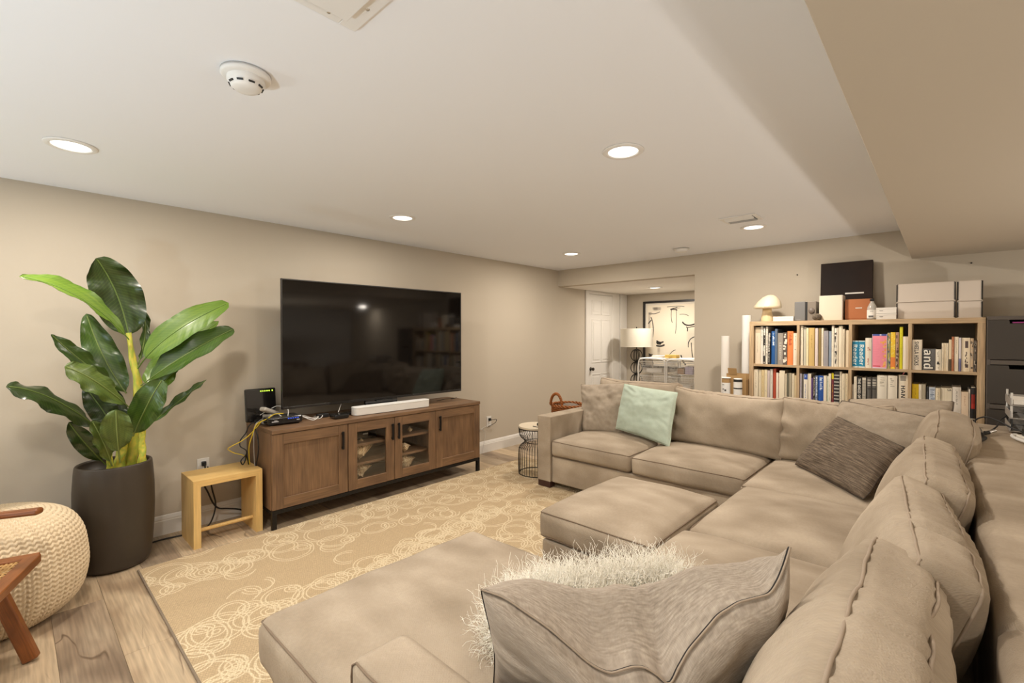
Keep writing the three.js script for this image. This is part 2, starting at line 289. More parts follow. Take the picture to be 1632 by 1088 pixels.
const BOOKS = [ // shelf, x from, x to, height, cover, ink, spine print, label
  [0,2.540,2.584,0.331,'e4d3ba','b7a68e','top','thick pale book with a greyed head, first in the upper cubby nearest the mailing tubes'],
  [0,2.585,2.605,0.338,'e6ded0','8d8578','dots','thin white book, second along the upper cubby below the mushroom lamp'],
  [0,2.606,2.625,0.334,'2c2723','efe6d6','blots','black spine with broken white blocks of lettering, below the mushroom lamp'],
  [0,2.627,2.644,0.335,'e9e0d0','6a6258','line','thin white book between two black spines below the mushroom lamp'],
  [0,2.646,2.667,0.287,'231f1d','eee6d8','scrib','short black spine with crowded white script, beside the blue book'],
  [0,2.673,2.703,0.295,'1f5a9c','e8f0f4','txttop','bright blue book with white lettering at its head, upper cubby under the lamp'],
  [0,2.703,2.722,0.314,'5f6f83','3b4656','none','slate blue book between the bright blue book and the grey lettered one'],
  [0,2.724,2.765,0.278,'9a9186','c9c2b4','txt:LEXIKON','broad grey book with pale vertical lettering, two before the orange book'],
  [0,2.765,2.797,0.283,'5b5048','ece2d2','patch','dark brown book with white patches, touching the orange book'],
  [0,2.798,2.843,0.294,'ee8a4c','b5482c','txttop','orange book with red spine lettering in the upper cubby'],
  [0,2.845,2.872,0.277,'ecdfc9','2d2622','dot','cream book with one small black dot, between the orange book and divider'],
  [0,2.898,2.919,0.338,'e6d9c0','8c7f6c','dots','tall cream book, first in the cubby below the grey speaker'],
  [0,2.921,2.940,0.329,'c9c4b0','9a967f','none','grey green thin book, second in the cubby below the grey speaker'],
  [0,2.942,2.958,0.321,'efe2b8','c8b98a','none','pale yellow book touching the broad gold one'],
  [0,2.959,3.003,0.321,'cfb06f','b08f4c','gold','broad gold tan book in the cubby below the grey speaker'],
  [0,3.005,3.027,0.318,'e2d2ca','a58d84','none','pinkish white book just after the gold one'],
  [0,3.030,3.050,0.318,'8a7447','5f4f2c','none','olive brown book in the cubby below the speaker'],
  [0,3.051,3.065,0.318,'ecdfc6','8c7f6c','none','thin cream book between the olive brown and the grey spines'],
  [0,3.066,3.099,0.296,'9b9699','7a757c','none','broad grey book, shorter, in the middle of the second upper cubby'],
  [0,3.100,3.120,0.292,'8d9bac','5d7f9f','none','grey blue book with a bluer foot, after the broad grey one'],
  [0,3.122,3.138,0.337,'ece3cf','8b8171','none','tallest white book, just before the spine with black picture patches'],
  [0,3.139,3.160,0.317,'eae2d2','292524','patch','white spine with black picture patches, below the pale lamp box'],
  [0,3.161,3.169,0.320,'e8dbc2','9d917c','none','very thin cream book behind the picture patched spine'],
  [0,3.170,3.196,0.334,'e9dcc3','a4977f','none','tall cream book, third from the second divider, upper shelf'],
  [0,3.197,3.211,0.309,'dfd0b4','a4977f','none','thin beige book, second from the second divider, upper shelf'],
  [0,3.213,3.236,0.299,'e7d6b8','a4977f','none','cream book touching the second divider, upper shelf'],
  [0,3.260,3.300,0.215,'1b86ad','eef3ee','reader','bright teal book with large white lettering, against the second divider'],
  [0,3.301,3.343,0.215,'1b86ad','eef3ee','reader','bright teal book with large white lettering, beside the pale red-flecked book'],
  [0,3.344,3.385,0.237,'e9dfcc','a8483a','flecks','pale book with red flecks between the teal and pink books'],
  [0,3.387,3.479,0.267,'f08fa2','f2b04a','pink','very broad pink book with blue head and orange blotches'],
  [0,3.480,3.499,0.278,'9c9c78','46567f','multi','thin mottled green and blue book touching the broad pink one'],
  [0,3.500,3.529,0.281,'f0c62f','e8873a','yor','yellow book with an orange foot, upper shelf'],
  [0,3.530,3.551,0.281,'b38d72','4b362c','patch','brown picture book between the two yellow spines'],
  [0,3.553,3.572,0.322,'d8cf1f','a89f1c','none','tall acid yellow book near the third divider'],
  [0,3.573,3.603,0.249,'ede0cb','a4977f','none','plain cream book between the acid yellow one and third divider'],
  [0,3.627,3.682,0.225,'e9dcc8','3f3a36','txt:SHEILA HICKS','thick cream book with slender dark capitals down its spine, at the third divider'],
  [0,3.684,3.756,0.159,'6b6a6a','f1ece0','and','low thick grey book with large white letters spelling and'],
  [0,3.757,3.789,0.155,'ebe2d0','1f1c1a','mark','short white book with black mark, beside the grey lettered block'],
  [0,3.790,3.802,0.201,'ecdcc0','b09f80','none','first of three thin short cream paperbacks beside the black-marked book'],
  [0,3.802,3.815,0.201,'e8d6b6','b09f80','none','second of three thin short cream paperbacks beside the black-marked book'],
  [0,3.815,3.827,0.201,'ecdcc0','b09f80','none','third of three thin short cream paperbacks beside the black-marked book'],
  [0,3.828,3.843,0.227,'e6d3b2','5c4d3a','foot','cream book with dark foot, touching the rust coloured spine'],
  [0,3.843,3.856,0.248,'b5714c','e0cdb0','none','thin rust brown book in the upper cubby below the archive boxes'],
  [0,3.857,3.879,0.247,'eee0c8','a4977f','none','plain cream book after the rust brown spine'],
  [0,3.880,3.893,0.241,'d7cfd0','6f6f95','foot','whitish book with a violet grey foot, end upper cubby'],
  [0,3.894,3.938,0.240,'ecdcc0','5a4a46','pict','broad cream book with dark picture panels, end upper cubby'],
  [0,3.939,3.956,0.237,'cdb393','4a3c30','patch','tan mottled book, second from the end of the upper shelf'],
  [0,3.957,3.972,0.221,'6c6258','2a2522','patch','dark grey book at the drawer end of the upper shelf'],
  [1,2.532,2.568,0.315,'e9ddc4','a4977f','none','broad cream book, first on the lower shelf beside the bookcase end'],
  [1,2.569,2.592,0.313,'e6d8bb','a4977f','none','second cream book from the end panel, lower shelf'],
  [1,2.594,2.620,0.314,'d8c294','a4976a','none','straw coloured book on the lower shelf below the black spines'],
  [1,2.621,2.643,0.316,'e8d8b4','a4977f','none','cream book between the straw coloured and pinkish grey ones, lower shelf'],
  [1,2.645,2.664,0.311,'c9b9b4','8f7f7a','none','pinkish grey book on the lower shelf'],
  [1,2.665,2.687,0.322,'ddd5ca','8f877a','none','pale grey book beside the brick red one, lower shelf'],
  [1,2.688,2.712,0.327,'b64a31','d98a6c','none','brick red book on the lower shelf'],
  [1,2.714,2.730,0.293,'ebe0cd','a4977f','none','short white book just after the brick red one'],
  [1,2.731,2.740,0.290,'e7d3c2','b0402e','line','very thin white book with red line, lower shelf'],
  [1,2.741,2.782,0.314,'e9dcc2','a4977f','none','broad cream book in the middle of the first lower cubby'],
  [1,2.783,2.796,0.289,'e5d5b8','a4977f','none','narrow cream book before the dark olive spine'],
  [1,2.798,2.812,0.294,'6f6a58','a09a84','none','dark olive grey book, first lower cubby'],
  [1,2.814,2.834,0.295,'a99f88','7f765f','none','grey tan book after the dark olive spine'],
  [1,2.835,2.853,0.292,'e3d5b8','a4977f','none','cream book, second before the first divider, lower shelf'],
  [1,2.855,2.870,0.278,'d3bf97','9f8f6a','none','tan book touching the first divider, lower shelf'],
  [1,2.895,2.909,0.296,'d8cfd6','8a7f95','none','pale lilac book, first in the second lower cubby'],
  [1,2.910,2.923,0.293,'5f5852','9a928a','none','dark grey thin book beside the blue-topped white one'],
  [1,2.924,2.956,0.294,'eee5d4','2e4fa3','topblk','white book with a royal blue block at its head'],
  [1,2.957,2.979,0.299,'ebdfc8','a4977f','none','cream book between the blue-topped and purple ones'],
  [1,2.980,2.992,0.264,'6a4f86','3e2f55','none','thin purple book on the lower shelf'],
  [1,2.993,3.007,0.283,'2e2a2a','d8d0c2','scrib','thin black spine with white script on the lower shelf'],
  [1,3.009,3.026,0.284,'6f7f9b','dfe4ea','scrib','grey blue book touching the royal blue one'],
  [1,3.027,3.067,0.286,'2455a6','e6edf2','txttop','royal blue book with white lettering on the lower shelf'],
  [1,3.068,3.090,0.288,'e9dec6','a4977f','none','cream book just after the royal blue one'],
  [1,3.091,3.102,0.285,'dfe0cf','4c7a52','line','thin white book with green lettering, lower shelf'],
  [1,3.103,3.121,0.307,'eadfc9','a4977f','none','cream book touching the maroon one'],
  [1,3.122,3.138,0.312,'7b2f3b','e8d81e','topblk','maroon book with a bright yellow label at its head'],
  [1,3.139,3.177,0.326,'2a2828','b9b4aa','bands','black book crossed by pale grey bands, lower shelf'],
  [1,3.178,3.192,0.326,'e8dcc4','a4977f','none','tall thin cream book after the banded black one'],
  [1,3.193,3.215,0.313,'e4d6ba','a4977f','none','beige book, second before the second divider, lower shelf'],
  [1,3.217,3.235,0.314,'ddcba8','a4977f','none','tan cream book touching the second divider, lower shelf'],
  [1,3.261,3.274,0.229,'d9cfbf','8f877a','none','short pale book in the corner below the teal books'],
  [1,3.274,3.293,0.293,'e9dec8','a4977f','none','cream book before the black lettered spine below the teal books'],
  [1,3.295,3.324,0.291,'1d1b1a','f1ebdf','txt:THE OASIS OF MATISSE','black book with bold white title down its spine'],
  [1,3.325,3.352,0.289,'8f887c','e5ddcd','bands2','grey ribbed book just after the bold black title'],
  [1,3.357,3.385,0.291,'5e5a55','b8b2a6','bands3','first of two dark grey banded volumes'],
  [1,3.388,3.418,0.293,'5e5a55','b8b2a6','bands3','second dark grey banded volume, beside the white pair'],
  [1,3.420,3.481,0.313,'ebe3d2','bdb4a2','ghost','white book with faint grey letters, leaning beside the dark volumes'],
  [1,3.484,3.543,0.314,'ece2cf','bdb4a2','ghost','white book with faint grey letters, beside the one with bold black title'],
  [1,3.549,3.604,0.321,'ece0ca','231f1c','txt:HANDBA','thick cream book with bold black title and a pink ribbon'],
  [1,3.628,3.666,0.258,'f0c916','c9a012','none','bright yellow book at the third divider, lower shelf'],
  [1,3.667,3.684,0.258,'efe4cf','a4977f','none','white book just after the bright yellow one'],
  [1,3.685,3.706,0.259,'b5a991','877c66','none','grey tan book, third in the end lower cubby'],
  [1,3.710,3.723,0.244,'262626','8f9298','none','thin black book in the end lower cubby'],
  [1,3.724,3.758,0.242,'d3dbe6','69788f','scrib','pale blue white book after the thin black one'],
  [1,3.759,3.788,0.238,'ebdcbe','a4977f','none','low cream book before the one with the black emblem'],
  [1,3.789,3.848,0.241,'ebdfc6','2a2622','emblem','broad cream book with a small black emblem at its head'],
  [1,3.849,3.895,0.252,'e6ddd0','a59d92','dots','broad greyish white book after the emblem one'],
  [1,3.896,3.933,0.222,'e8d0b4','c09a7a','none','low pinkish cream book near the end of the lower shelf'],
  [1,3.934,3.942,0.241,'efe7d8','a4977f','none','thin white book beside the black and red one'],
  [1,3.943,3.970,0.258,'1f1b1a','b02f22','redblk','black and red book with cream edges at the lower shelf end']];
// ---------- rug ----------
{
  const N = 2048, [c, g] = canvas(N, N), r = rng(77);
  const X0 = 0.5, X1 = 3.0, Z0 = 1.25, Z1 = 4.53, SX = N / (X1 - X0), SZ = N / (Z1 - Z0);
  g.fillStyle = '#b8a17f'; g.fillRect(0, 0, N, N);
  g.setTransform(SX, 0, 0, SZ, 0, 0);                       // draw in metres
  const ring = (x, y, a, b, t) => { for (const k of [1, 1 - 0.021 / a]) { if (k < 0.2) continue; g.strokeStyle = '#d6c4a3'; g.lineWidth = 0.0065; g.beginPath(); for (let i = 0; i <= 48; i++) { const p = i / 48 * PI * 2, w2 = 1 + 0.05 * noise(x * 9 + cos(p) * 1.3, y * 9 + sin(p) * 1.3, 2), u = a * k * w2 * cos(p), v = b * k * w2 * sin(p); const px = x + u * cos(t) - v * sin(t), py = y + u * sin(t) + v * cos(t); i ? g.lineTo(px, py) : g.moveTo(px, py); } g.stroke(); } };
  // wandering chains: big rings linked by small ones, with loose curls between
  for (let j = 0; j < 18; j++) {
    let y = -0.15 + r() * 0.3, x = 0.03 + j * 0.147 + r() * 0.06, big = r() > 0.5;
    while (y < 3.4) {
      const a = big ? 0.085 + r() * 0.055 : 0.034 + r() * 0.022, b = a * (0.7 + r() * 0.35);
      ring(x, y, a, b, r() * 3);
      y += a * (1.25 + r() * 0.5); x += (r() - 0.5) * 0.16; if (r() < 0.8) big = !big;
    }
  }
  for (let i = 0; i < 70; i++) { const x = r() * 2.5, y = r() * 3.3; let px = x, py = y, an = r() * 6; const turn = r() > 0.5 ? 1 : -1; for (const o of [0, 0.016]) { px = x + o; py = y + o; let q = an; g.strokeStyle = '#d6c4a3'; g.lineWidth = 0.006; g.beginPath(); g.moveTo(px, py); for (let k = 0; k < 14; k++) { q += turn * 0.28; px += cos(q) * 0.02; py += sin(q) * 0.02; g.lineTo(px, py); } g.stroke(); } }
  g.setTransform(1, 0, 0, 1, 0, 0);
  const im = g.getImageData(0, 0, N, N), d = im.data, b = new Uint8Array(512 * 512 * 4), rr = rng(9);
  for (let i = 0, p = 0; i < N * N; i++, p += 4) { const x = i % N, y = (i / N) | 0, t = 0.84 + 0.26 * rr() + 0.10 * sin(y * 0.9) * sin(x * 0.35) * 0.5; d[p] = clamp(d[p] * t, 0, 255); d[p + 1] = clamp(d[p + 1] * t, 0, 255); d[p + 2] = clamp(d[p + 2] * t, 0, 255); }
  g.putImageData(im, 0, 0);
  const t = canvasTex(c); t.wrapS = t.wrapT = THREE.RepeatWrapping; t.flipY = false;
  const pile = dataTex(256, (u, v) => { const a = 128 + 120 * tn(u, v, 60, 60, 2); return [a, a, a]; }, 14, false);
  const geo = bb(X0, 0.0015, Z0, X1, 0.012, Z1, 0.005);
  const p = geo.attributes.position, uv = geo.attributes.uv;
  for (let i = 0; i < p.count; i++) uv.setXY(i, (p.getX(i) - X0) / (X1 - X0), (p.getZ(i) - Z0) / (Z1 - Z0));
  const rug = thing('area_rug', 'large beige rug with raised cream rings covering the floor before the sofa', 'rug');
  obj('pile', geo, std({ map: t, roughness: 1, bumpMap: pile, bumpScale: 0.0025 }), rug);
  obj('binding', [tube([[X0, 0.006, Z1], [X0, 0.006, Z0]], 0.006, 4, 6), tube([[X0, 0.006, Z1 + 0.001], [X1, 0.006, Z1 + 0.001]], 0.006, 4, 6), tube([[X0, 0.006, Z0], [X1, 0.006, Z0]], 0.006, 4, 6)], std({ color: lin(0.22, 0.17, 0.12), roughness: 1 }), rug, 'darker bound rug edge');
}

// ---------- media console ----------
const CON = { x0: 0.02, x1: 0.51, z0: 1.915, z1: 3.825, y0: 0.14, y1: 0.686 };
{
  const t = thing('media_console', 'low brown wooden media console on black legs under the television', 'console'), W = MAT.walnut, S = 0.025;
  const { x0, x1, z0, z1, y0, y1 } = CON;
  obj('top', bb(x0, y1 - 0.028, z0, x1 + 0.004, y1, z1, 0.003, 'z'), W, t);
  for (const [a, b] of [[z0 + 0.002, z0 + S], [z1 - S, z1 - 0.002]]) obj('side_panel', bb(x0, y0, a, x1 - 0.022, y1 - 0.029, b, 0.002, 'y'), W, t);
  obj('bottom_panel', bb(x0, y0, z0 + S, x1 - 0.022, y0 + 0.022, z1 - S, 0.002, 'z'), W, t);
  obj('back_panel', bb(x0, y0 + 0.022, z0 + S, x0 + 0.012, y1 - 0.03, z1 - S, 0, 'z'), W, t);
  const dv = [3.278, 2.873, 2.449];                              // door seams
  obj('divider', bb(x0 + 0.012, y0 + 0.022, dv[0] - 0.012, x1 - 0.026, y1 - 0.03, dv[0] + 0.012, 0, 'y'), W, t);
  obj('divider', bb(x0 + 0.012, y0 + 0.022, dv[2] - 0.012, x1 - 0.026, y1 - 0.03, dv[2] + 0.012, 0, 'y'), W, t);
  for (const y of [0.325, 0.475]) obj('shelf', bb(x0 + 0.012, y - 0.02, dv[2] + 0.013, x1 - 0.06, y, dv[0] - 0.013, 0.002, 'z'), W, t);
  const doors = [[3.282, z1 - 0.004, 0, 3.325], [2.876, 3.276, 1, 2.897], [2.451, 2.870, 1, 2.838], [z0 + 0.004, 2.447, 0, 2.41]];
  for (const [a, b, glass, hz] of doors) {
    const st = 0.072, ya = y0 + 0.004, yb = y1 - 0.032, fx0 = x1 - 0.021, fx1 = x1;
    const d = obj('door', [bb(fx0, ya, a, fx1, yb, a + st, 0.0025, 'y'), bb(fx0, ya, b - st, fx1, yb, b, 0.0025, 'y'), bb(fx0, yb - st, a + st, fx1, yb, b - st, 0.0025, 'z'), bb(fx0, ya, a + st, fx1, ya + st, b - st, 0.0025, 'z')], W, t);
    if (glass) obj('glass_pane', bb(fx0 + 0.008, ya + st - 0.006, a + st - 0.006, fx0 + 0.011, yb - st + 0.006, b - st + 0.006), MAT.glass, d);
    else obj('panel', bb(fx0 + 0.002, ya + st - 0.006, a + st - 0.006, fx1 - 0.010, yb - st + 0.006, b - st + 0.006, 0.001, 'y'), W, d);
    obj('handle', [bb(x1 + 0.010, 0.474, hz - 0.008, x1 + 0.020, 0.606, hz + 0.008, 0.002), bb(x1, 0.480, hz - 0.006, x1 + 0.011, 0.494, hz + 0.006), bb(x1, 0.586, hz - 0.006, x1 + 0.011, 0.600, hz + 0.006)], MAT.blackMetal, d);
  }
  for (const [lx, lz] of [[x1 - 0.032, z1 - 0.032], [x1 - 0.032, z0 + 0.002], [x0 + 0.01, z1 - 0.032], [x0 + 0.01, z0 + 0.002]]) obj('leg', bb(lx, 0, lz, lx + 0.03, y0 - 0.026, lz + 0.03, 0.002), MAT.blackMetal, t);
  obj('base_frame', [bb(x1 - 0.032, y0 - 0.026, z0 + 0.002, x1 - 0.002, y0, z1 - 0.002, 0.002), bb(x0 + 0.01, y0 - 0.026, z0 + 0.002, x0 + 0.04, y0, z1 - 0.002, 0.002), bb(x0 + 0.04, y0 - 0.026, z1 - 0.032, x1 - 0.032, y0, z1 - 0.002, 0.002), bb(x0 + 0.04, y0 - 0.026, z0 + 0.002, x1 - 0.032, y0, z0 + 0.032, 0.002)], MAT.blackMetal, t);

  // in and on the console -------------------------------------------------
  const cable = thing('media_box', 'black set-top box on the top shelf behind the console glass', 'media box', [0.24, 0.476, 3.08]);
  obj('case', cb(0, 0.045, 0, 0.24, 0.075, 0.27, 0.004), MAT.blackGloss, cable); obj('display', cb(0.1205, 0.05, -0.03, 0.002, 0.012, 0.045), std({ color: lin(0.6, 0.6, 0.58), roughness: 0.5 }), cable);
  for (const z of [-0.11, 0.11]) obj('foot', cb(0, 0.004, z, 0.2, 0.008, 0.03), MAT.rubber, cable);
  // seashells: a coiled tube whose mouth grows, with knobs
  function shell(len, wide, knobs, s) {
    const NU = 90, NV = 60, P = [], I = [], turns = 5.5;
    for (let i = 0; i <= NU; i++) {
      const t = i / NU, body = t < 0.36 ? pow(t / 0.36, 1.25) : pow(max(0, 1 - (t - 0.36) / 0.64), 0.85) * 0.94 + 0.06 * (1 - t), whorl = pow(t / 0.45, 0.55) * turns;
      for (let j = 0; j <= NV; j++) {
        const b = j / NV * PI * 2, ph = whorl + j / NV, st = ph - floor(ph), sp = t < 0.45 ? 0.80 + 0.26 * sin(st * PI) : 1;
        const kn = knobs * smooth(0.18, 0.34, t) * smooth(0.62, 0.38, t) * pow(max(0, cos(b * 7)), 5), lip = smooth(0.30, 0.46, t) * smooth(0.92, 0.62, t) * pow(max(0, cos((b - 1.0) / 2)), 14) * 0.4;
        const r = wide * (body * sp * (1 + kn + lip) + 0.008) * (1 + 0.02 * sin(t * 110)), bend = 0.12 * wide * smooth(0.6, 1, t);
        P.push(cos(b) * r + bend, sin(b) * r * 0.86, (t - 0.5) * len);
      }
    }
    for (let i = 0; i < NU; i++) for (let j = 0; j < NV; j++) { const q = i * (NV + 1) + j; I.push(q, q + 1, q + NV + 1, q + 1, q + NV + 2, q + NV + 1); }
    const g = new THREE.BufferGeometry(); g.setAttribute('position', new THREE.Float32BufferAttribute(P, 3)); g.setIndex(I); g.computeVertexNormals();
    const m = prep(g); m.rotateZ(s); m.computeBoundingBox(); m.translate(0, -m.boundingBox.min.y, 0); return m;
  }
  const shellM = std({ map: dataTex(128, (u, v) => mix([236, 218, 180], [150, 104, 62], clamp(0.25 + tn(u, v, 22, 22, 8) * 2.2, 0, 1)), 1), roughness: 0.45 });
  function boxMapShell(g) { const p = g.attributes.position, uv = g.attributes.uv; for (let i = 0; i < p.count; i++) uv.setXY(i, p.getX(i) * 5 + p.getY(i) * 3, p.getZ(i) * 5); return g; }
  const put = (len, wide, kn, s, x, y, z, turn, label) => { const o = tag(obj('seashell', boxMapShell(shell(len, wide * 0.47, kn, s)), shellM), label, 'seashell', 'seashells behind the console glass'); o.position.set(x, y, z); o.rotation.y = turn; };
  put(0.27, 0.15, 0.16, 1, 0.34, 0.326, 3.075, PI + 0.25, 'big brown speckled conch on the middle shelf below the set-top box');
  put(0.21, 0.12, 0.55, 2, 0.36, 0.163, 3.095, PI + 0.1, 'spiny pale conch with a long spike on the cabinet floor below the big conch');
  put(0.25, 0.14, 0.16, 3, 0.36, 0.163, 2.675, PI + 0.2, 'large ribbed conch on the cabinet floor in the second glass bay');
  put(0.10, 0.07, 0.1, 4, 0.40, 0.326, 2.70, PI + 0.9, 'small striped shell on the middle shelf of the second glass bay');
  put(0.085, 0.06, 0.1, 5, 0.33, 0.326, 2.645, PI - 0.6, 'small shell leaning behind the striped one, middle shelf');
  put(0.05, 0.04, 0.1, 8, 0.40, 0.326, 2.79, 0.5, 'tiny shell beside the door edge on the middle shelf');
  put(0.06, 0.05, 0.2, 6, 0.38, 0.476, 2.76, 0.6, 'tiny white shell on the top shelf nearest the inner handle');
  put(0.06, 0.045, 0.2, 7, 0.38, 0.476, 2.63, PI, 'tiny pointed white shell on the top shelf, farther from the handles');
}
// ---------- television ----------
{
  const L = 1.654, H = 0.955, t = thing('television', 'large black flat-screen television standing on the wooden console', 'television', [0.312, 0.783, 2.844], -0.042);
  // local: +x out of the screen, z along it
  obj('screen', cb(0.001, H / 2, 0, 0.006, H - 0.016, L - 0.012, 0.001), phys({ color: lin(0.0035, 0.0025, 0.002), roughness: 0.06, clearcoat: 0.0 }), t);
  obj('bezel', [cb(-0.004, H - 0.005, 0, 0.022, 0.009, L, 0.002), cb(-0.004, 0.009, 0, 0.022, 0.018, L, 0.002), cb(-0.004, H / 2, L / 2 - 0.004, 0.022, H, 0.008, 0.002), cb(-0.004, H / 2, -L / 2 + 0.004, 0.022, H, 0.008, 0.002)], std({ color: lin(0.05, 0.047, 0.045), roughness: 0.3, metalness: 0.7 }), t);
  obj('back_cover', [cb(-0.022, H / 2, 0, 0.026, H - 0.03, L - 0.03, 0.008), cb(-0.05, H * 0.36, 0, 0.05, H * 0.55, L * 0.7, 0.02)], MAT.black, t);
  obj('maker_plate', cb(0.008, 0.010, 0, 0.002, 0.006, 0.045), std({ color: lin(0.6, 0.6, 0.58), roughness: 0.4 }), t);
  obj('sensor_bar', cb(0.004, -0.008, 0, 0.018, 0.012, 0.16, 0.003), MAT.black, t);
  obj('stand', [cb(-0.02, -0.045, 0.02, 0.03, 0.10, 0.30, 0.006), cb(-0.035, -0.089, 0.02, 0.11, 0.014, 0.62, 0.006)], MAT.blackGloss, t);
  obj('lower_strip', cb(0.006, 0.011, 0.1, 0.012, 0.016, 0.75, 0.002), std({ color: lin(0.03, 0.028, 0.027), roughness: 0.25, metalness: 0.6 }), t);
}
// ---------- small electronics on the console ----------
{
  const Y = CON.y1;
  const sb = thing('soundbar', 'long white soundbar on the console below the television', 'soundbar', [0.385, Y, 2.812], -0.04);
  const s = new THREE.Shape(); const w = 0.355, d = 0.044, r = 0.034;
  s.moveTo(-w + r, -d); s.lineTo(w - r, -d); s.absarc(w - r, -d + r, r, -PI / 2, 0); s.lineTo(w, d - r); s.absarc(w - r, d - r, r, 0, PI / 2); s.lineTo(-w + r, d); s.absarc(-w + r, d - r, r, PI / 2, PI); s.lineTo(-w, -d + r); s.absarc(-w + r, -d + r, r, PI, PI * 1.5);
  const e = (h, b) => { const g = new THREE.ExtrudeGeometry(s, { depth: h, bevelEnabled: true, bevelSize: b, bevelThickness: b, bevelSegments: 2, curveSegments: 10 }); g.rotateX(-PI / 2); g.rotateY(PI / 2); return g; };
  obj('grille', e(0.052, 0.001).translate(0, 0.006, 0), std({ color: lin(0.68, 0.65, 0.6), roughness: 0.7 }), sb); obj('top_cap', e(0.004, 0.002).translate(0, 0.062, 0), MAT.white, sb); obj('base', e(0.003, 0.0005).scale(0.92, 1, 0.97).translate(0, 0.001, 0), MAT.grey, sb);
  const ap = thing('streaming_box', 'small square black streaming box on the console front edge', 'media box', [0.385, Y, 3.285], -0.06);
  obj('case', cb(0, 0.0185, 0, 0.11, 0.033, 0.115, 0.012), MAT.blackGloss, ap); obj('base', cb(0, 0.001, 0, 0.09, 0.002, 0.09), MAT.rubber, ap);
  tag(obj('white_cable', tube([[0.34, Y + 0.04, 3.27], [0.30, Y + 0.06, 3.24], [0.25, Y + 0.09, 3.20], [0.2, Y + 0.05, 3.19]], 0.0025, 24, 6), MAT.whiteCable), 'thin white cord rising behind the small streaming box', 'cord');
  // modem: black case, feet, blue lights, pale emblem
  const md = thing('modem', 'flat black modem with blue lights at the console corner', 'modem', [0.29, Y, 3.672], -0.06);
  obj('case', cb(0, 0.033, 0, 0.15, 0.05, 0.235, 0.01), MAT.blackGloss, md);
  obj('top_vent', cb(-0.02, 0.059, 0, 0.09, 0.002, 0.2, 0.001), MAT.rubber, md);
  const led = std({ color: lin(0.02, 0.05, 0.3), emissive: lin(0.05, 0.15, 1), emissiveIntensity: 0.5 });
  for (let i = 0; i < 5; i++) obj('indicator', cb(0.0755, 0.044, -0.02 - i * 0.016, 0.002, 0.006, 0.01), led, md);
  obj('emblem', [cb(0.0755, 0.03, 0.07, 0.001, 0.006, 0.045), cb(0.0755, 0.038, 0.065, 0.001, 0.003, 0.02), cb(0.0755, 0.03, -0.085, 0.001, 0.005, 0.02)], std({ color: lin(0.55, 0.55, 0.55), roughness: 0.5 }), md);
  for (const z of [-0.09, 0.09]) obj('foot', cb(0, 0.004, z, 0.11, 0.008, 0.016), MAT.rubber, md);
  // router: thin glossy plate leaning back on a stand, green lights at its top corner
  const rt = thing('router', 'upright black router panel with a row of green lights', 'router', [0.115, Y, 3.752], 0.02);
  const plate = cb(0, 0.127, 0, 0.022, 0.24, 0.215, 0.012); plate.rotateZ(0.10); obj('case', plate, phys({ color: lin(0.018, 0.016, 0.015), roughness: 0.15, clearcoat: 0.6 }), rt);
  obj('stand', [cb(-0.01, 0.004, 0, 0.11, 0.008, 0.12, 0.003), cb(-0.005, 0.014, 0, 0.04, 0.02, 0.10, 0.004)], MAT.black, rt);
  const gl = std({ color: lin(0.1, 0.3, 0.02), emissive: lin(0.55, 0.9, 0.06), emissiveIntensity: 1.6 });
  for (let i = 0; i < 6; i++) { const g = cb(0.0135, 0.226, 0.0 - i * 0.0145 - (i > 4 ? 0.008 : 0), 0.002, i === 5 ? 0.01 : 0.008, 0.008); g.rotateZ(0.10); obj('indicator', g, gl, rt); }
  // cordless handset lying on its cradle
  const ph = thing('cordless_phone', 'silver cordless handset propped between router and modem', 'phone', [0.245, Y, 3.735], 0.55);
  const hs = (x0, y0, x1, y1, w, h) => { const g = new RoundedBoxGeometry(w, h, Math.hypot(x1 - x0, y1 - y0), 3, min(w, h) * 0.42); g.rotateX(-Math.atan2(y1 - y0, x1 - x0)); g.translate(0, (y0 + y1) / 2, (x0 + x1) / 2); return g; };
  obj('cradle', [cb(0, 0.02, 0, 0.085, 0.04, 0.10, 0.012), cb(0, 0.05, 0.03, 0.07, 0.05, 0.03, 0.01)], MAT.silver, ph);
  obj('handset', hs(-0.07, 0.062, 0.085, 0.122, 0.05, 0.03), std({ color: lin(0.55, 0.52, 0.47), roughness: 0.35, metalness: 0.3 }), ph); obj('keypad', hs(-0.045, 0.09, 0.02, 0.115, 0.034, 0.004), MAT.black, ph);
  tag(obj('cable_tangle', [tube([[0.30, Y + 0.006, 3.55], [0.24, Y + 0.03, 3.50], [0.26, Y + 0.005, 3.44], [0.32, Y + 0.02, 3.42], [0.35, Y + 0.005, 3.47], [0.28, Y + 0.03, 3.52], [0.22, Y + 0.005, 3.44]], 0.0035, 60, 6), tube([[0.2, Y + 0.005, 3.4], [0.28, Y + 0.02, 3.37], [0.33, Y + 0.006, 3.42], [0.27, Y + 0.02, 3.5]], 0.003, 40, 6)], MAT.whiteCable), 'tangle of white cords on the console beside the modem', 'cord');
  tag(obj('black_adaptor', [cb(0.26, Y + 0.016, 3.36, 0.05, 0.03, 0.085, 0.006), tube([[0.26, Y + 0.015, 3.32], [0.3, Y + 0.02, 3.27], [0.24, Y + 0.012, 3.2], [0.2, Y + 0.006, 3.3], [0.3, Y + 0.006, 3.42]], 0.003, 40, 6)], MAT.black), 'black power adaptor with its cord under the television edge', 'adaptor');
  // cords hanging off the end of the console
  const K = (name, r, m, label, ...pts) => tag(obj(name, tube(pts, r, pts.length * 10, 7), m), label, 'cord');
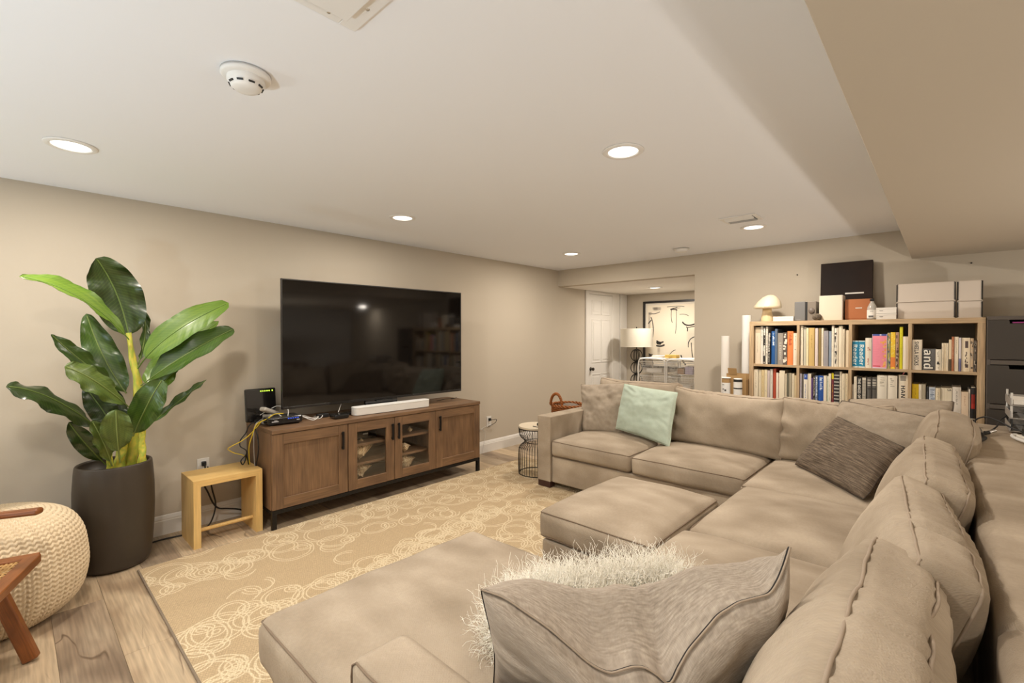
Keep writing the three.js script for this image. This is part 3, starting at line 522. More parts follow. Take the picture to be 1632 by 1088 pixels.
  K('yellow_cable', 0.0035, MAT.yellow, 'yellow network cord looping from the phone down the console side', [0.28, Y + 0.07, 3.66], [0.31, Y + 0.075, 3.735], [0.32, Y + 0.05, 3.79], [0.30, Y + 0.02, 3.845], [0.29, 0.63, 3.872], [0.27, 0.56, 3.885], [0.25, 0.48, 3.88], [0.24, 0.40, 3.872]);
  K('yellow_cable', 0.003, MAT.yellow, 'pale yellow cord making the wide loop out beside the console', [0.28, Y + 0.03, 3.81], [0.28, 0.64, 3.88], [0.27, 0.60, 3.93], [0.24, 0.565, 3.99], [0.21, 0.545, 4.0], [0.2, 0.51, 3.96], [0.22, 0.48, 3.9], [0.23, 0.38, 3.868]);
  K('black_cable', 0.004, MAT.rubber, 'black cord with a zigzag kink hanging off the console end', [0.16, Y + 0.02, 3.80], [0.2, Y, 3.862], [0.22, 0.64, 3.89], [0.24, 0.60, 3.93], [0.25, 0.56, 3.935], [0.27, 0.53, 3.905], [0.26, 0.50, 3.90], [0.26, 0.46, 3.935], [0.25, 0.43, 3.92], [0.24, 0.46, 3.9], [0.25, 0.5, 3.9], [0.23, 0.36, 3.87], [0.2, 0.2, 3.868]);
  K('black_cable', 0.0045, MAT.rubber, 'thick black cord lying close along the console side', [0.2, Y + 0.015, 3.79], [0.26, Y, 3.845], [0.33, 0.62, 3.85], [0.35, 0.54, 3.853], [0.33, 0.46, 3.856], [0.28, 0.34, 3.862], [0.2, 0.15, 3.866], [0.12, 0.02, 3.88]);
  K('grey_cable', 0.0035, MAT.silver, 'grey cord curving over the console corner under the router', [0.17, Y + 0.03, 3.72], [0.24, Y + 0.045, 3.78], [0.28, Y + 0.01, 3.85], [0.3, 0.6, 3.865], [0.3, 0.45, 3.862], [0.33, 0.33, 3.862], [0.3, 0.2, 3.868]);
  K('white_cable', 0.003, MAT.whiteCable, 'white cord arching behind the cordless handset', [0.17, Y + 0.06, 3.78], [0.2, Y + 0.1, 3.72], [0.22, Y + 0.12, 3.68], [0.28, Y + 0.1, 3.63], [0.33, Y + 0.04, 3.66], [0.3, Y + 0.07, 3.7]);
  K('black_cable', 0.0025, MAT.rubber, 'thin black cord behind the far top corner of the console', [0.2, Y + 0.003, 2.2], [0.26, Y + 0.02, 2.12], [0.30, Y + 0.025, 2.06], [0.26, Y + 0.02, 2.0], [0.2, Y + 0.003, 2.02]);
}
// ---------- outlets and power cords along the wall ----------
{
  function outlet(z, y, label, plug) {
    const t = thing('wall_outlet', label, 'outlet', [0, y, z]);
    obj('plate', cb(0.003, 0, 0, 0.006, 0.118, 0.074, 0.003), MAT.trim, t);
    for (const s of [-1, 1]) obj('receptacle', [cb(0.0065, s * 0.028, 0, 0.003, 0.034, 0.03, 0.001)], MAT.white, t);
    for (const s of [-1, 1]) obj('slot', [cb(0.0082, s * 0.028 + 0.003, -0.006, 0.001, 0.009, 0.002), cb(0.0082, s * 0.028 + 0.003, 0.006, 0.001, 0.009, 0.002)], MAT.black, t);
    if (plug) obj('plug', [cb(0.018, 0.024, 0, 0.024, 0.03, 0.028, 0.005), rod([0.03, 0.024, 0], [0.045, 0.02, -0.002], 0.006, 8, 0.004)], MAT.black, t);
    return t;
  }
  outlet(1.30, 0.342, 'white wall outlet with a black plug past the far console end', true);
  outlet(4.095, 0.405, 'white wall outlet above the light wooden stool', true);
  tag(obj('power_cable', tube([[0.045, 0.365, 1.298], [0.06, 0.36, 1.23], [0.05, 0.33, 1.24], [0.03, 0.30, 1.30], [0.02, 0.29, 1.33]], 0.003, 30, 6), MAT.rubber), 'short black cord looping from the plug past the far console end', 'cord');
  tag(obj('white_cable', tube([[0.012, 0.30, 1.34], [0.012, 0.28, 1.41], [0.012, 0.27, 1.45], [0.012, 0.26, 1.4], [0.014, 0.2, 1.37], [0.02, 0.13, 1.39], [0.03, 0.01, 1.43]], 0.002, 30, 6), MAT.whiteCable), 'thin pale cord dropping from the outlet to the baseboard', 'cord');
  tag(obj('power_cable', tube([[0.04, 0.42, 4.095], [0.07, 0.40, 4.10], [0.09, 0.33, 4.12], [0.1, 0.24, 4.09], [0.1, 0.16, 4.06], [0.1, 0.12, 4.03], [0.1, 0.10, 3.97], [0.1, 0.075, 3.90], [0.1, 0.03, 3.83], [0.11, 0.006, 3.75]], 0.0055, 80, 7), MAT.rubber), 'thick black cord bending under the stool toward the console', 'cord');
  tag(obj('power_cable', tube([[0.05, 0.41, 4.08], [0.09, 0.36, 4.08], [0.095, 0.26, 4.066], [0.11, 0.16, 4.05], [0.11, 0.09, 4.06], [0.11, 0.03, 4.085], [0.12, 0.006, 4.12], [0.13, 0.006, 4.22], [0.11, 0.006, 4.35], [0.12, 0.006, 4.43], [0.12, 0.006, 4.6]], 0.005, 80, 7), MAT.rubber), 'black cord dropping under the stool and running to the planter', 'cord');
}
// ---------- stool ----------
{
  const t = thing('wooden_stool', 'light wooden plank stool with a foot rail beside the planter', 'stool'), P = MAT.pine;
  const x0 = 0.12, x1 = 0.42, z0 = 3.853, z1 = 4.248, h = 0.42, s = 0.038;
  const mitre = (pts, len) => { const sh = new THREE.Shape(pts.map((p) => new THREE.Vector2(...p))); return new THREE.ExtrudeGeometry(sh, { depth: len, bevelEnabled: true, bevelSize: 0.001, bevelThickness: 0.001, bevelSegments: 1 }); };
  // profile in (z, y), pushed along x
  const put = (pts, grain) => { const g = mitre(pts, x1 - x0 - 0.002); g.applyMatrix4(new THREE.Matrix4().makeBasis(V(0, 0, 1), V(0, 1, 0), V(-1, 0, 0))); g.translate(x1 - 0.001, 0, 0); return boxUV(g, grain); };
  obj('seat', put([[z0, h], [z1, h], [z1 - s, h - s], [z0 + s, h - s]], 'z'), P, t);
  obj('side_board', put([[z0, 0], [z0, h], [z0 + s, h - s], [z0 + s, 0]], 'y'), P, t);
  obj('side_board', put([[z1, 0], [z1 - s, 0], [z1 - s, h - s], [z1, h]], 'y'), P, t);
  obj('foot_rail', rod([0.34, 0.085, z0 + s - 0.004], [0.34, 0.085, z1 - s + 0.004], 0.0125, 14), P, t);
}
// ---------- tall plant in a dark planter ----------
{
  const t = thing('potted_plant', 'tall leafy green plant in a dark brown planter by the wall', 'plant', [0, 0, 0]);
  const cx = 0.285, cz = 4.603, H = 0.592;
  const potM = std({ color: lin(0.045, 0.034, 0.024), roughness: 0.42, bumpMap: paintBump, bumpScale: 0.0006 });
  obj('planter', lathe([[0, 0.002], [0.135, 0.002], [0.152, 0.008], [0.164, 0.03], [0.173, 0.10], [0.181, 0.22], [0.185, 0.33], [0.184, 0.45], [0.178, 0.55], [0.174, H - 0.006], [0.170, H], [0.162, H], [0.158, H - 0.01], [0.16, H - 0.10], [0, H - 0.11]], 64).translate(cx, 0, cz), potM, t);
  obj('soil', lathe([[0, 0.015], [0.08, 0.012], [0.14, 0.004], [0.158, 0]], 30).translate(cx, H - 0.10, cz), std({ color: lin(0.03, 0.02, 0.012), roughness: 1 }), t);
  const stemM = std({ map: dataTex(128, (u, v) => mix([196, 186, 70], [150, 168, 60], clamp(0.5 + tn(u, v, 10, 3, 4) * 2, 0, 1)).map((q, i) => i === 0 ? q + 30 * max(0, tn(u, v, 5, 5, 9)) * 3 : q), 2), roughness: 0.5 });
  const stem = (pts, r0, r1) => { const c = new THREE.CatmullRomCurve3(pts.map((p) => V(...p))), g = new THREE.TubeGeometry(c, 30, 1, 12), p = g.attributes.position; for (let i = 0; i <= 30; i++) { const q = c.getPointAt(i / 30), r = r0 + (r1 - r0) * i / 30; for (let j = 0; j <= 12; j++) { const k = i * 13 + j, e = 1 + 0.12 * sin(i * 1.1 + j); p.setXYZ(k, q.x + (p.getX(k) - q.x) * r * e, q.y + (p.getY(k) - q.y) * r, q.z + (p.getZ(k) - q.z) * r * e); } } g.computeVertexNormals(); return g; };
  obj('stem', stem([[0.29, 0.48, 4.54], [0.31, 0.66, 4.525], [0.30, 0.85, 4.505], [0.30, 1.04, 4.494], [0.30, 1.15, 4.513], [0.30, 1.34, 4.535]], 0.036, 0.012), stemM, t);
  obj('stem', stem([[0.33, 0.48, 4.59], [0.34, 0.62, 4.585], [0.34, 0.76, 4.55], [0.33, 0.9, 4.51]], 0.030, 0.012), stemM, t);
  obj('stem', stem([[0.36, 0.48, 4.635], [0.38, 0.60, 4.635], [0.42, 0.70, 4.64], [0.40, 0.8, 4.655]], 0.018, 0.008), stemM, t);
  obj('stem', stem([[0.37, 0.48, 4.50], [0.38, 0.62, 4.49], [0.37, 0.76, 4.485], [0.40, 0.9, 4.44]], 0.024, 0.010), stemM, t);
  // leaf texture: pale midrib side, slanting side veins
  const leafTex = (a, b) => dataTex(256, (u, v) => { const s = abs(v - 0.5) * 2, ph = (u * 1.0 + s * 0.16) * 26, vein = pow(abs(sin(ph * PI)), 14) * 0.35; return mix(mix(a, b, clamp(0.5 + tn(u, v, 3, 12, 6) * 1.2 + (s - 0.5) * 0.3, 0, 1)), [150, 170, 84], vein * 0.45 + (s < 0.03 ? 0.5 : 0)); }, 1);
  const lm = (a, b, rough) => phys({ map: leafTex(a, b), roughness: rough, clearcoat: 0.25, clearcoatRoughness: 0.25 });
  const LM = { dark: lm([48, 66, 26], [30, 44, 16], 0.30), mid: lm([70, 96, 30], [46, 72, 20], 0.36), bright: lm([104, 130, 36], [76, 108, 26], 0.42), olive: lm([88, 104, 38], [64, 84, 27], 0.42) };
  const ribM = { dark: std({ color: lin(0.10, 0.15, 0.03), roughness: 0.5 }), mid: std({ color: lin(0.16, 0.22, 0.05), roughness: 0.5 }), bright: std({ color: lin(0.13, 0.22, 0.04), roughness: 0.5 }), olive: std({ color: lin(0.2, 0.26, 0.07), roughness: 0.5 }) };
  let ls = 0;
  function leaf(a, m, b, hw, kind, n, { fold = 0.22, droop = 0, rip = 0.010, stalk = 0.10, blunt = 0.5, wider = 0.5 } = {}) {
    a = V(...a); m = V(...m); b = V(...b); n = V(...n).normalize(); const s = ++ls;
    const c = m.clone().multiplyScalar(2).sub(a.clone().add(b).multiplyScalar(0.5)), cur = new THREE.QuadraticBezierCurve3(a, c, b);
    const NU = 40, NV = 12, P = [], UV = [], I = [], L = cur.getLength(), rib = [];
    for (let k = 0; k < 2; k++) for (let i = 0; i <= NU; i++) {
      const u = i / NU, q = cur.getPoint(u), tg = cur.getTangent(u), side = tg.clone().cross(n).normalize(), up = side.clone().cross(tg).normalize();
      const x = clamp((u - stalk) / (1 - stalk), 0, 1), w = u <= stalk ? 0.004 : max(0.0015, hw * pow(sin(PI * pow(x, 0.62 + wider * 0.6)), blunt) * (1 - 0.12 * x));
      for (let j = 0; j <= NV; j++) {
        const v = j / NV * 2 - 1, e = abs(v), rp = rip * e * e * (sin(u * 21 + s * 2.1 + v * 1.4) + 0.7 * noise(u * 7, v * 2, s)) + 0.004 * sin(u * 70 + e * 9) * e * 0.35;
        const p = q.clone().addScaledVector(side, v * w * (1 - 0.5 * fold * fold)).addScaledVector(up, (fold * e - droop * e * e) * w + (w > 0.01 ? rp : 0) - k * 0.0012);
        P.push(p.x, p.y, p.z); UV.push(u, j / NV); if (!k && j === NV / 2 && i < NU) rib.push(p.clone().addScaledVector(up, 0.001));
      }
    }
    const S = (NU + 1) * (NV + 1);
    for (let k = 0; k < 2; k++) for (let i = 0; i < NU; i++) for (let j = 0; j < NV; j++) { const q = k * S + i * (NV + 1) + j; k ? I.push(q, q + NV + 1, q + 1, q + 1, q + NV + 1, q + NV + 2) : I.push(q, q + 1, q + NV + 1, q + 1, q + NV + 2, q + NV + 1); }
    const rim = (q0, q1) => I.push(q0, q0 + S, q1, q1, q0 + S, q1 + S);
    for (let i = 0; i < NU; i++) { rim(i * (NV + 1), (i + 1) * (NV + 1)); rim((i + 1) * (NV + 1) + NV, i * (NV + 1) + NV); }
    const g = new THREE.BufferGeometry(); g.setAttribute('position', new THREE.Float32BufferAttribute(P, 3)); g.setAttribute('uv', new THREE.Float32BufferAttribute(UV, 2)); g.setIndex(I); g.computeVertexNormals();
    const lf = obj('leaf', g, LM[kind], t);
    obj('midrib', new THREE.TubeGeometry(new THREE.CatmullRomCurve3(rib.filter((_, i) => i % 3 === 0)), 20, 0.0032, 6), ribM[kind], lf);
  }
  leaf([0.30, 1.30, 4.53], [0.29, 1.557, 4.584], [0.36, 1.75, 4.680], 0.128, 'dark', [1, 0.12, 0.1], { fold: 0.18, rip: 0.016, stalk: 0.06, blunt: 0.42 });
  leaf([0.34, 1.30, 4.54], [0.50, 1.515, 4.753], [0.62, 1.60, 4.975], 0.088, 'bright', [0.65, 0.75, 0.1], { fold: 0.3, rip: 0.006, stalk: 0.06, blunt: 0.7 });
  leaf([0.34, 1.13, 4.50], [0.47, 1.335, 4.355], [0.48, 1.53, 4.065], 0.090, 'bright', [0.8, 0.35, 0.45], { fold: 0.15, rip: 0.005, stalk: 0.16, blunt: 0.4, wider: 0.8 });
  leaf([0.36, 1.03, 4.49], [0.50, 1.217, 4.286], [0.47, 1.365, 4.035], 0.098, 'mid', [0.7, 0.6, 0.3], { fold: 0.32, rip: 0.008, stalk: 0.1, blunt: 0.5, wider: 0.7 });
  leaf([0.36, 0.76, 4.494], [0.42, 0.924, 4.319], [0.46, 1.05, 4.184], 0.034, 'mid', [0.6, 0.7, 0.4], { fold: 0.5, stalk: 0.06, blunt: 0.8 });
  leaf([0.38, 0.74, 4.63], [0.52, 0.985, 4.841], [0.60, 1.085, 5.022], 0.085, 'dark', [0.55, 0.8, 0.1], { fold: 0.12, droop: 0.3, stalk: 0.16, blunt: 0.5, wider: 0.7 });
  leaf([0.33, 1.03, 4.60], [0.42, 1.195, 4.755], [0.45, 1.33, 4.864], 0.052, 'mid', [0.7, 0.6, 0.2], { fold: 0.35, stalk: 0.05, blunt: 0.7 });
  leaf([0.24, 0.98, 4.54], [0.2, 1.20, 4.637], [0.16, 1.45, 4.705], 0.085, 'mid', [1, 0.1, 0], { fold: 0.15, rip: 0.014, stalk: 0.04, blunt: 0.55 });
  leaf([0.42, 0.92, 4.555], [0.56, 1.085, 4.708], [0.62, 1.17, 4.826], 0.082, 'olive', [0.75, 0.65, 0.1], { fold: 0.12, droop: 0.15, stalk: 0.06, blunt: 0.5, wider: 0.7 });
  leaf([0.46, 0.757, 4.542], [0.58, 0.941, 4.495], [0.62, 1.078, 4.435], 0.080, 'mid', [0.9, 0.3, 0.25], { fold: 0.12, stalk: 0.05, blunt: 0.45, wider: 0.7 });
  leaf([0.46, 0.62, 4.60], [0.58, 0.80, 4.625], [0.62, 0.935, 4.633], 0.072, 'olive', [0.95, 0.25, 0.2], { fold: 0.08, stalk: 0.22, blunt: 0.5, wider: 0.6 });
  leaf([0.42, 0.60, 4.63], [0.52, 0.754, 4.675], [0.55, 0.88, 4.722], 0.045, 'olive', [0.85, 0.3, -0.25], { fold: 0.15, stalk: 0.12, blunt: 0.55 });
  leaf([0.36, 0.60, 4.65], [0.44, 0.752, 4.742], [0.48, 0.875, 4.804], 0.05, 'dark', [0.8, 0.4, 0.2], { fold: 0.2, stalk: 0.1, blunt: 0.55 });
  leaf([0.27, 1.15, 4.49], [0.24, 1.34, 4.450], [0.22, 1.53, 4.462], 0.030, 'mid', [0.9, 0.1, -0.4], { fold: 0.4, stalk: 0.06, blunt: 0.7 });
  leaf([0.30, 1.0, 4.46], [0.24, 1.16, 4.338], [0.20, 1.42, 4.045], 0.075, 'bright', [0.8, 0.4, 0.4], { fold: 0.15, stalk: 0.12, blunt: 0.5 });
  leaf([0.24, 0.76, 4.545], [0.18, 0.93, 4.615], [0.12, 1.09, 4.67], 0.075, 'dark', [1, 0.2, 0], { fold: 0.1, stalk: 0.06, blunt: 0.5 });
  leaf([0.30, 0.78, 4.60], [0.26, 0.906, 4.655], [0.24, 1.03, 4.720], 0.07, 'dark', [1, 0.2, 0], { fold: 0.1, stalk: 0.06, blunt: 0.5 });
  leaf([0.34, 0.90, 4.47], [0.42, 1.03, 4.406], [0.46, 1.13, 4.325], 0.055, 'bright', [0.8, 0.5, 0.3], { fold: 0.3, stalk: 0.05, blunt: 0.6 });
  leaf([0.33, 0.80, 4.53], [0.36, 0.92, 4.49], [0.38, 1.02, 4.44], 0.05, 'dark', [0.9, 0.3, 0.3], { fold: 0.2, stalk: 0.1 });
}
// ---------- knitted pouf ----------
{
  const t = thing('knitted_pouf', 'round cream chunky-knit pouf on the floor beside the planter', 'pouf', [0.575, 0, 5.105]);
  const prof = new THREE.CatmullRomCurve3([[0.20, 0.004], [0.27, 0.016], [0.332, 0.075], [0.358, 0.17], [0.357, 0.27], [0.340, 0.365], [0.295, 0.438], [0.215, 0.480], [0.10, 0.492], [0.012, 0.482]].map(([x, y]) => V(x, y, 0)));
  const NU = 560, NV = 230, P = [], I = [], len = prof.getLength();
  for (let i = 0; i <= NV; i++) {
    const q = prof.getPointAt(i / NV), tg = prof.getTangentAt(i / NV), nx = tg.y, ny = -tg.x, row = i / NV * len / 0.0215;
    for (let j = 0; j <= NU; j++) {
      const a = j / NU * PI * 2, col = j / NU * 74, f = abs(((col % 1) + 1) % 1 - 0.5) * 2, ph = row + f * 0.62;
      const plump = pow(abs(sin(ph * PI)), 0.55) * pow(max(0, 1 - pow(abs(2 * f - 1), 3)), 0.6);
      const wob = 1 + 0.02 * noise(cos(a) * 1.5, sin(a) * 1.5, q.y * 4), d = (plump - 0.55) * 0.0125;
      const r = q.x * wob + d * nx; P.push(cos(a) * r, q.y + d * ny * -1 * -1, sin(a) * r);
    }
  }
  for (let i = 0; i < NV; i++) for (let j = 0; j < NU; j++) { const q = i * (NU + 1) + j; I.push(q, q + NU + 1, q + 1, q + 1, q + NU + 1, q + NU + 2); }
  const g = new THREE.BufferGeometry(); g.setAttribute('position', new THREE.Float32BufferAttribute(P, 3)); g.setIndex(I); g.computeVertexNormals();
  obj('knitted_cover', g, std({ color: lin(0.66, 0.53, 0.36), roughness: 0.95 }), t);
  obj('base_cloth', lathe([[0, 0.002], [0.19, 0.002], [0.21, 0.008], [0, 0.01]], 30), std({ color: lin(0.4, 0.32, 0.22), roughness: 1 }), t);
}
// ---------- lounge chair, mostly out of the picture ----------
{
  const t = thing('lounge_chair', 'brown teak armchair with a woven cane seat at the picture edge', 'chair', [1.156, 0, 5.283], 160.8 * PI / 180), T = MAT.teak;
  const bar = (a, b, w, d, r = 0.006) => { a = V(...a); b = V(...b); const L = a.distanceTo(b), g = new RoundedBoxGeometry(w, L, d, 2, r); boxUV(g, 'y'); const q = boxUV(new RoundedBoxGeometry(w, L, d, 2, r), 'y'); q.applyQuaternion(new THREE.Quaternion().setFromUnitVectors(V(0, 1, 0), b.clone().sub(a).normalize())); const m = a.add(b).multiplyScalar(0.5); return q.translate(m.x, m.y, m.z); };
  for (const s of [1, -1]) {
    obj('leg', bar([s * 0.165, 0.008, 0.285], [s * 0.19, 0.375, 0.155], 0.036, 0.05, 0.008), T, t);
    obj('leg', bar([s * 0.20, 0.008, -0.30], [s * 0.20, 0.375, -0.12], 0.036, 0.055, 0.008), T, t);
    obj('armrest', bar([s * 0.175, 0.606, 0.315], [s * 0.235, 0.60, -0.24], 0.05, 0.026, 0.010), T, t);
    obj('arm_post', bar([s * 0.22, 0.37, 0.05], [s * 0.215, 0.596, -0.02], 0.03, 0.05, 0.008), T, t);
  }
  for (const s of [1, -1]) obj('seat_rail', bar([s * 0.255, 0.384, 0.28], [s * 0.22, 0.384, -0.25], 0.05, 0.034, 0.004), T, t);
  for (const z of [0.262, -0.245]) obj('seat_rail', bar([-0.262, 0.384, z], [0.262, 0.384, z], 0.034, 0.05, 0.004), T, t);
  const cane = std({ color: lin(0.46, 0.27, 0.10), roughness: 0.55 }), strips = [];
  for (let i = 0; i < 34; i++) { const x = -0.225 + i * 0.0137; strips.push(cb(x, 0.3925 + (i % 2) * 0.0012, 0.01, 0.006, 0.0016, 0.48)); }
  for (let i = 0; i < 34; i++) { const z = -0.225 + i * 0.0140; strips.push(cb(0, 0.3935 - (i % 2) * 0.0012, z, 0.45, 0.0016, 0.006)); }
  for (let i = 0; i < 44; i++) { const g = cb(0, 0.3945, 0, 0.003, 0.001, 0.3); g.rotateY(i % 2 ? 0.785 : -0.785); g.translate(-0.11 + (i % 11) * 0.022, 0, -0.12 + floor(i / 11) * 0.08); strips.push(g); }
  obj('cane_seat', strips, cane, t).userData.kind = 'stuff';
  obj('back_frame', [bar([-0.24, 0.50, -0.24], [-0.24, 0.82, -0.34], 0.03, 0.03), bar([0.24, 0.50, -0.24], [0.24, 0.82, -0.34], 0.03, 0.03), bar([-0.24, 0.51, -0.243], [0.24, 0.51, -0.243], 0.03, 0.03), bar([-0.24, 0.81, -0.337], [0.24, 0.81, -0.337], 0.03, 0.03)], T, t);
  const cbk = cb(0, 0, 0, 0.46, 0.28, 0.006); cbk.rotateX(-0.30); cbk.translate(0, 0.66, -0.29); obj('cane_back', cbk, cane, t);
}
// ---------- soft furnishing builders ----------
// a box cushion: rounded, crowned on top, bulging at the faces, gently creased; returns its shape and its seam lines
function cushion(w, h, d, { r = 0.035, crown = 0.03, bx = 0.006, bz = 0.01, wr = 0.004, fold = 0, seed = 1, step = 0.025, drop = 0, slump = 0, ear = 0, puff = 0 } = {}) {
  const hw = w / 2, hh = h / 2, hd = d / 2; r = min(r, hh * 0.95, hd * 0.95);
  const deform = (p, lift = 0) => {
    const q = V(clamp(p.x, -hw + r, hw - r), clamp(p.y, -hh + r, hh - r), clamp(p.z, -hd + r, hd - r)), n = p.clone().sub(q);
    if (n.lengthSq() > 1e-12) n.normalize(); else n.set(0, 1, 0);
    const X = p.x / hw, Y = p.y / hh, Z = p.z / hd, fx = max(0, 1 - X * X), fy = max(0, 1 - Y * Y), fz = max(0, 1 - Z * Z), o = q.addScaledVector(n, r + lift);
    if (Y > 0) o.y += crown * pow(fx, 0.6) * pow(max(fz, 0.0), 0.55) * Y;
    o.x += bx * Math.sign(X) * abs(X) * fy * pow(fz, 0.5); o.z += bz * Z * pow(fy, 0.6) * pow(fx, 0.6);
    const edge = pow(max(fx, 0), 0.35);
    let k = wr * (noise(p.x * 4 + seed * 7, p.y * 4, p.z * 4) + 0.5 * noise(p.x * 9 + seed, p.y * 8, p.z * 9));
    if (fold) {
      const s = p.x * 17 + 1.6 * noise(p.x * 2.5, seed, 0.5) + p.z * 1.5 * noise(seed, 3.3, p.x * 3) - (hh - p.y) * 2.2 * noise(p.x * 1.7, seed, 2), q = s - floor(s), m = smooth(-0.2, 0.25, noise(floor(s) * 3.7, seed, 0.7) + 0.25);
      k += fold * m * smooth(0.0, 0.95, Y) * edge * (pow(1 - abs(2 * q - 1), 0.7) - pow(max(0, 1 - min(q, 1 - q) * 9), 1.5) * 0.8 - 0.3);
      k += fold * 1.1 * noise(p.x * 4 + seed * 3, p.y * 3, p.z * 3) * edge;
    }
    o.addScaledVector(n, k);
    if (ear) o.y += ear * pow(abs(X), 3) * max(0, Y) - ear * 0.9 * fx * max(0, Y) * (0.6 + 0.8 * noise(p.x * 3.1 + seed, seed, 2));
    if (puff) { const e = fx * fy; o.z += Math.sign(Z) * puff * e * (noise(p.x * 3.2 + seed, p.y * 3.6, seed) + 0.5 * noise(p.x * 8, p.y * 8 + seed, seed)); const cx = smooth(0.55, 1, abs(X)); o.z += Z * puff * 0.5 * cx * sin(p.y * 46 + 5 * noise(p.x * 4, seed, p.y * 4)) * fy; }
    if (drop) o.y -= drop * (X * 0.5 + 0.5);
    if (slump) o.y -= slump * (1 - fx) * max(0, Y);
    return o;
  };
  const ns = (l) => max(4, Math.ceil(l / step));
  let g = new THREE.BoxGeometry(w, h, d, ns(w), ns(h), ns(d)); g.deleteAttribute('uv'); g.deleteAttribute('normal'); g = mergeVertices(g, 1e-5);
  const p = g.attributes.position, v = V(0, 0, 0), uv = new Float32Array(p.count * 2), of = [R0() * 3, R0() * 3];
  for (let i = 0; i < p.count; i++) { v.fromBufferAttribute(p, i); const o = deform(v); uv[2 * i] = v.x + v.y * 0.55 + of[0]; uv[2 * i + 1] = v.z + v.y * 0.6 + of[1]; p.setXYZ(i, o.x, o.y, o.z); }
  g.setAttribute('uv', new THREE.BufferAttribute(uv, 2)); g.computeVertexNormals();
  const line = (pts, n = 16) => { const out = []; for (let i = 0; i < pts.length - 1; i++) for (let k = 0; k < n; k++) out.push(deform(V(...pts[i]).lerp(V(...pts[i + 1]), k / n), 0.0018)); out.push(deform(V(...pts[pts.length - 1]), 0.0018)); return out; };
  const rect = (y) => line([[-hw, y, hd], [hw, y, hd], [hw, y, -hd], [-hw, y, -hd], [-hw, y, hd]]);
  const face = (z) => line([[-hw, -hh, z], [-hw, hh, z], [hw, hh, z], [hw, -hh, z]]);
  const seam = (pts, rad = 0.0035) => tube(pts, rad, pts.length * 2, 6);
  return { g, line, top: () => seam(rect(hh)), bottom: () => seam(rect(-hh)), front: () => seam(face(hd)), back: () => seam(face(-hd)), seam };
}
// a knife-edge pillow spanned by four corners TL, TR, BR, BL; the seam runs round its rim
function pillow(c, { T = 0.09, pinch = 0.06, wr = 0.006, seed = 1, n = 56, full = 0.40, bend = null, corner = 0 } = {}) {
  const C = c.map((p) => V(...p)), bil = (u, v) => { const a = (u + 1) / 2, b = (v + 1) / 2; return C[3].clone().multiplyScalar((1 - a) * (1 - b)).addScaledVector(C[2], a * (1 - b)).addScaledVector(C[1], a * b).addScaledVector(C[0], (1 - a) * b); };
  const N = C[1].clone().sub(C[3]).cross(C[0].clone().sub(C[2])).normalize();
  const pt = (u, v, side) => {
    const cr = 1 - 0.022 * pow(u * u * v * v, 2), uu = u * cr * (1 - pinch * (1 - v * v)), vv = v * cr * (1 - pinch * (1 - u * u)), p = bil(uu, vv);
    const e = max(0, (1 - u * u) * (1 - v * v)), t = T * pow(e, full);
    const rad = Math.atan2(v, u), rr = Math.hypot(u, v), w = wr * pow(e, 0.25) * (1.6 * noise(u * 2.0 + seed * 5, v * 2.0, side + seed) + smooth(0.6, 1.15, rr) * 0.8 * sin(rad * 17 + 7 * noise(u * 1.6, v * 1.6, seed)) * (0.4 + noise(rad * 2, seed, 1)) + 0.6 * noise(u * 5 + seed, v * 5, side));
    p.addScaledVector(N, side * (t + (side ? w * min(1, t / 0.02) : 0)));
    p.addScaledVector(N, wr * 1.1 * noise(u * 2.2 + seed, v * 2.2, 4) * (1 - corner));
    if (bend) bend(p, u, v, side, N);
    return p;
  };
  const P = [], U = [], I = [];
  for (const s of [1, -1]) for (let i = 0; i <= n; i++) for (let j = 0; j <= n; j++) { const f = (k) => { const t = k / n * 2 - 1; return Math.sign(t) * pow(abs(t), 0.82); }, u = f(i), v = f(j), p = pt(u, v, (i === 0 || j === 0 || i === n || j === n) ? 0 : s); P.push(p.x, p.y, p.z); U.push(u * 0.25 + 0.5, v * 0.25 + 0.5); }
  const S = (n + 1) * (n + 1);
  for (let k = 0; k < 2; k++) for (let i = 0; i < n; i++) for (let j = 0; j < n; j++) { const q = k * S + i * (n + 1) + j; k ? I.push(q, q + 1, q + n + 1, q + 1, q + n + 2, q + n + 1) : I.push(q, q + n + 1, q + 1, q + 1, q + n + 1, q + n + 2); }
  let g = new THREE.BufferGeometry(); g.setAttribute('position', new THREE.Float32BufferAttribute(P, 3)); g.setAttribute('uv', new THREE.Float32BufferAttribute(U, 2)); g.setIndex(I); g.computeVertexNormals();
  const edge = (u0, v0, u1, v1, k = 30) => Array.from({ length: k + 1 }, (_, i) => pt(u0 + (u1 - u0) * i / k, v0 + (v1 - v0) * i / k, 0));
  const rim = [...edge(-1, 1, 1, 1), ...edge(1, 1, 1, -1).slice(1), ...edge(1, -1, -1, -1).slice(1), ...edge(-1, -1, -1, 1).slice(1, -1)];
  return { g, rim, edge, pt };
}
const sharp = (pts, k = 0.008) => { const o = [], Q = pts.map((p) => V(...p)); Q.forEach((p, i) => { if (i) o.push(p.clone().lerp(Q[i - 1], min(0.3, k / p.distanceTo(Q[i - 1])))); o.push(p); if (i < Q.length - 1) o.push(p.clone().lerp(Q[i + 1], min(0.3, k / p.distanceTo(Q[i + 1])))); }); return o; };
const place = (m, x, y, z, ry = 0, rx = 0, rz = 0) => { m.rotation.order = 'YXZ'; m.position.set(x, y, z); m.rotation.set(rx, ry, rz); return m; };

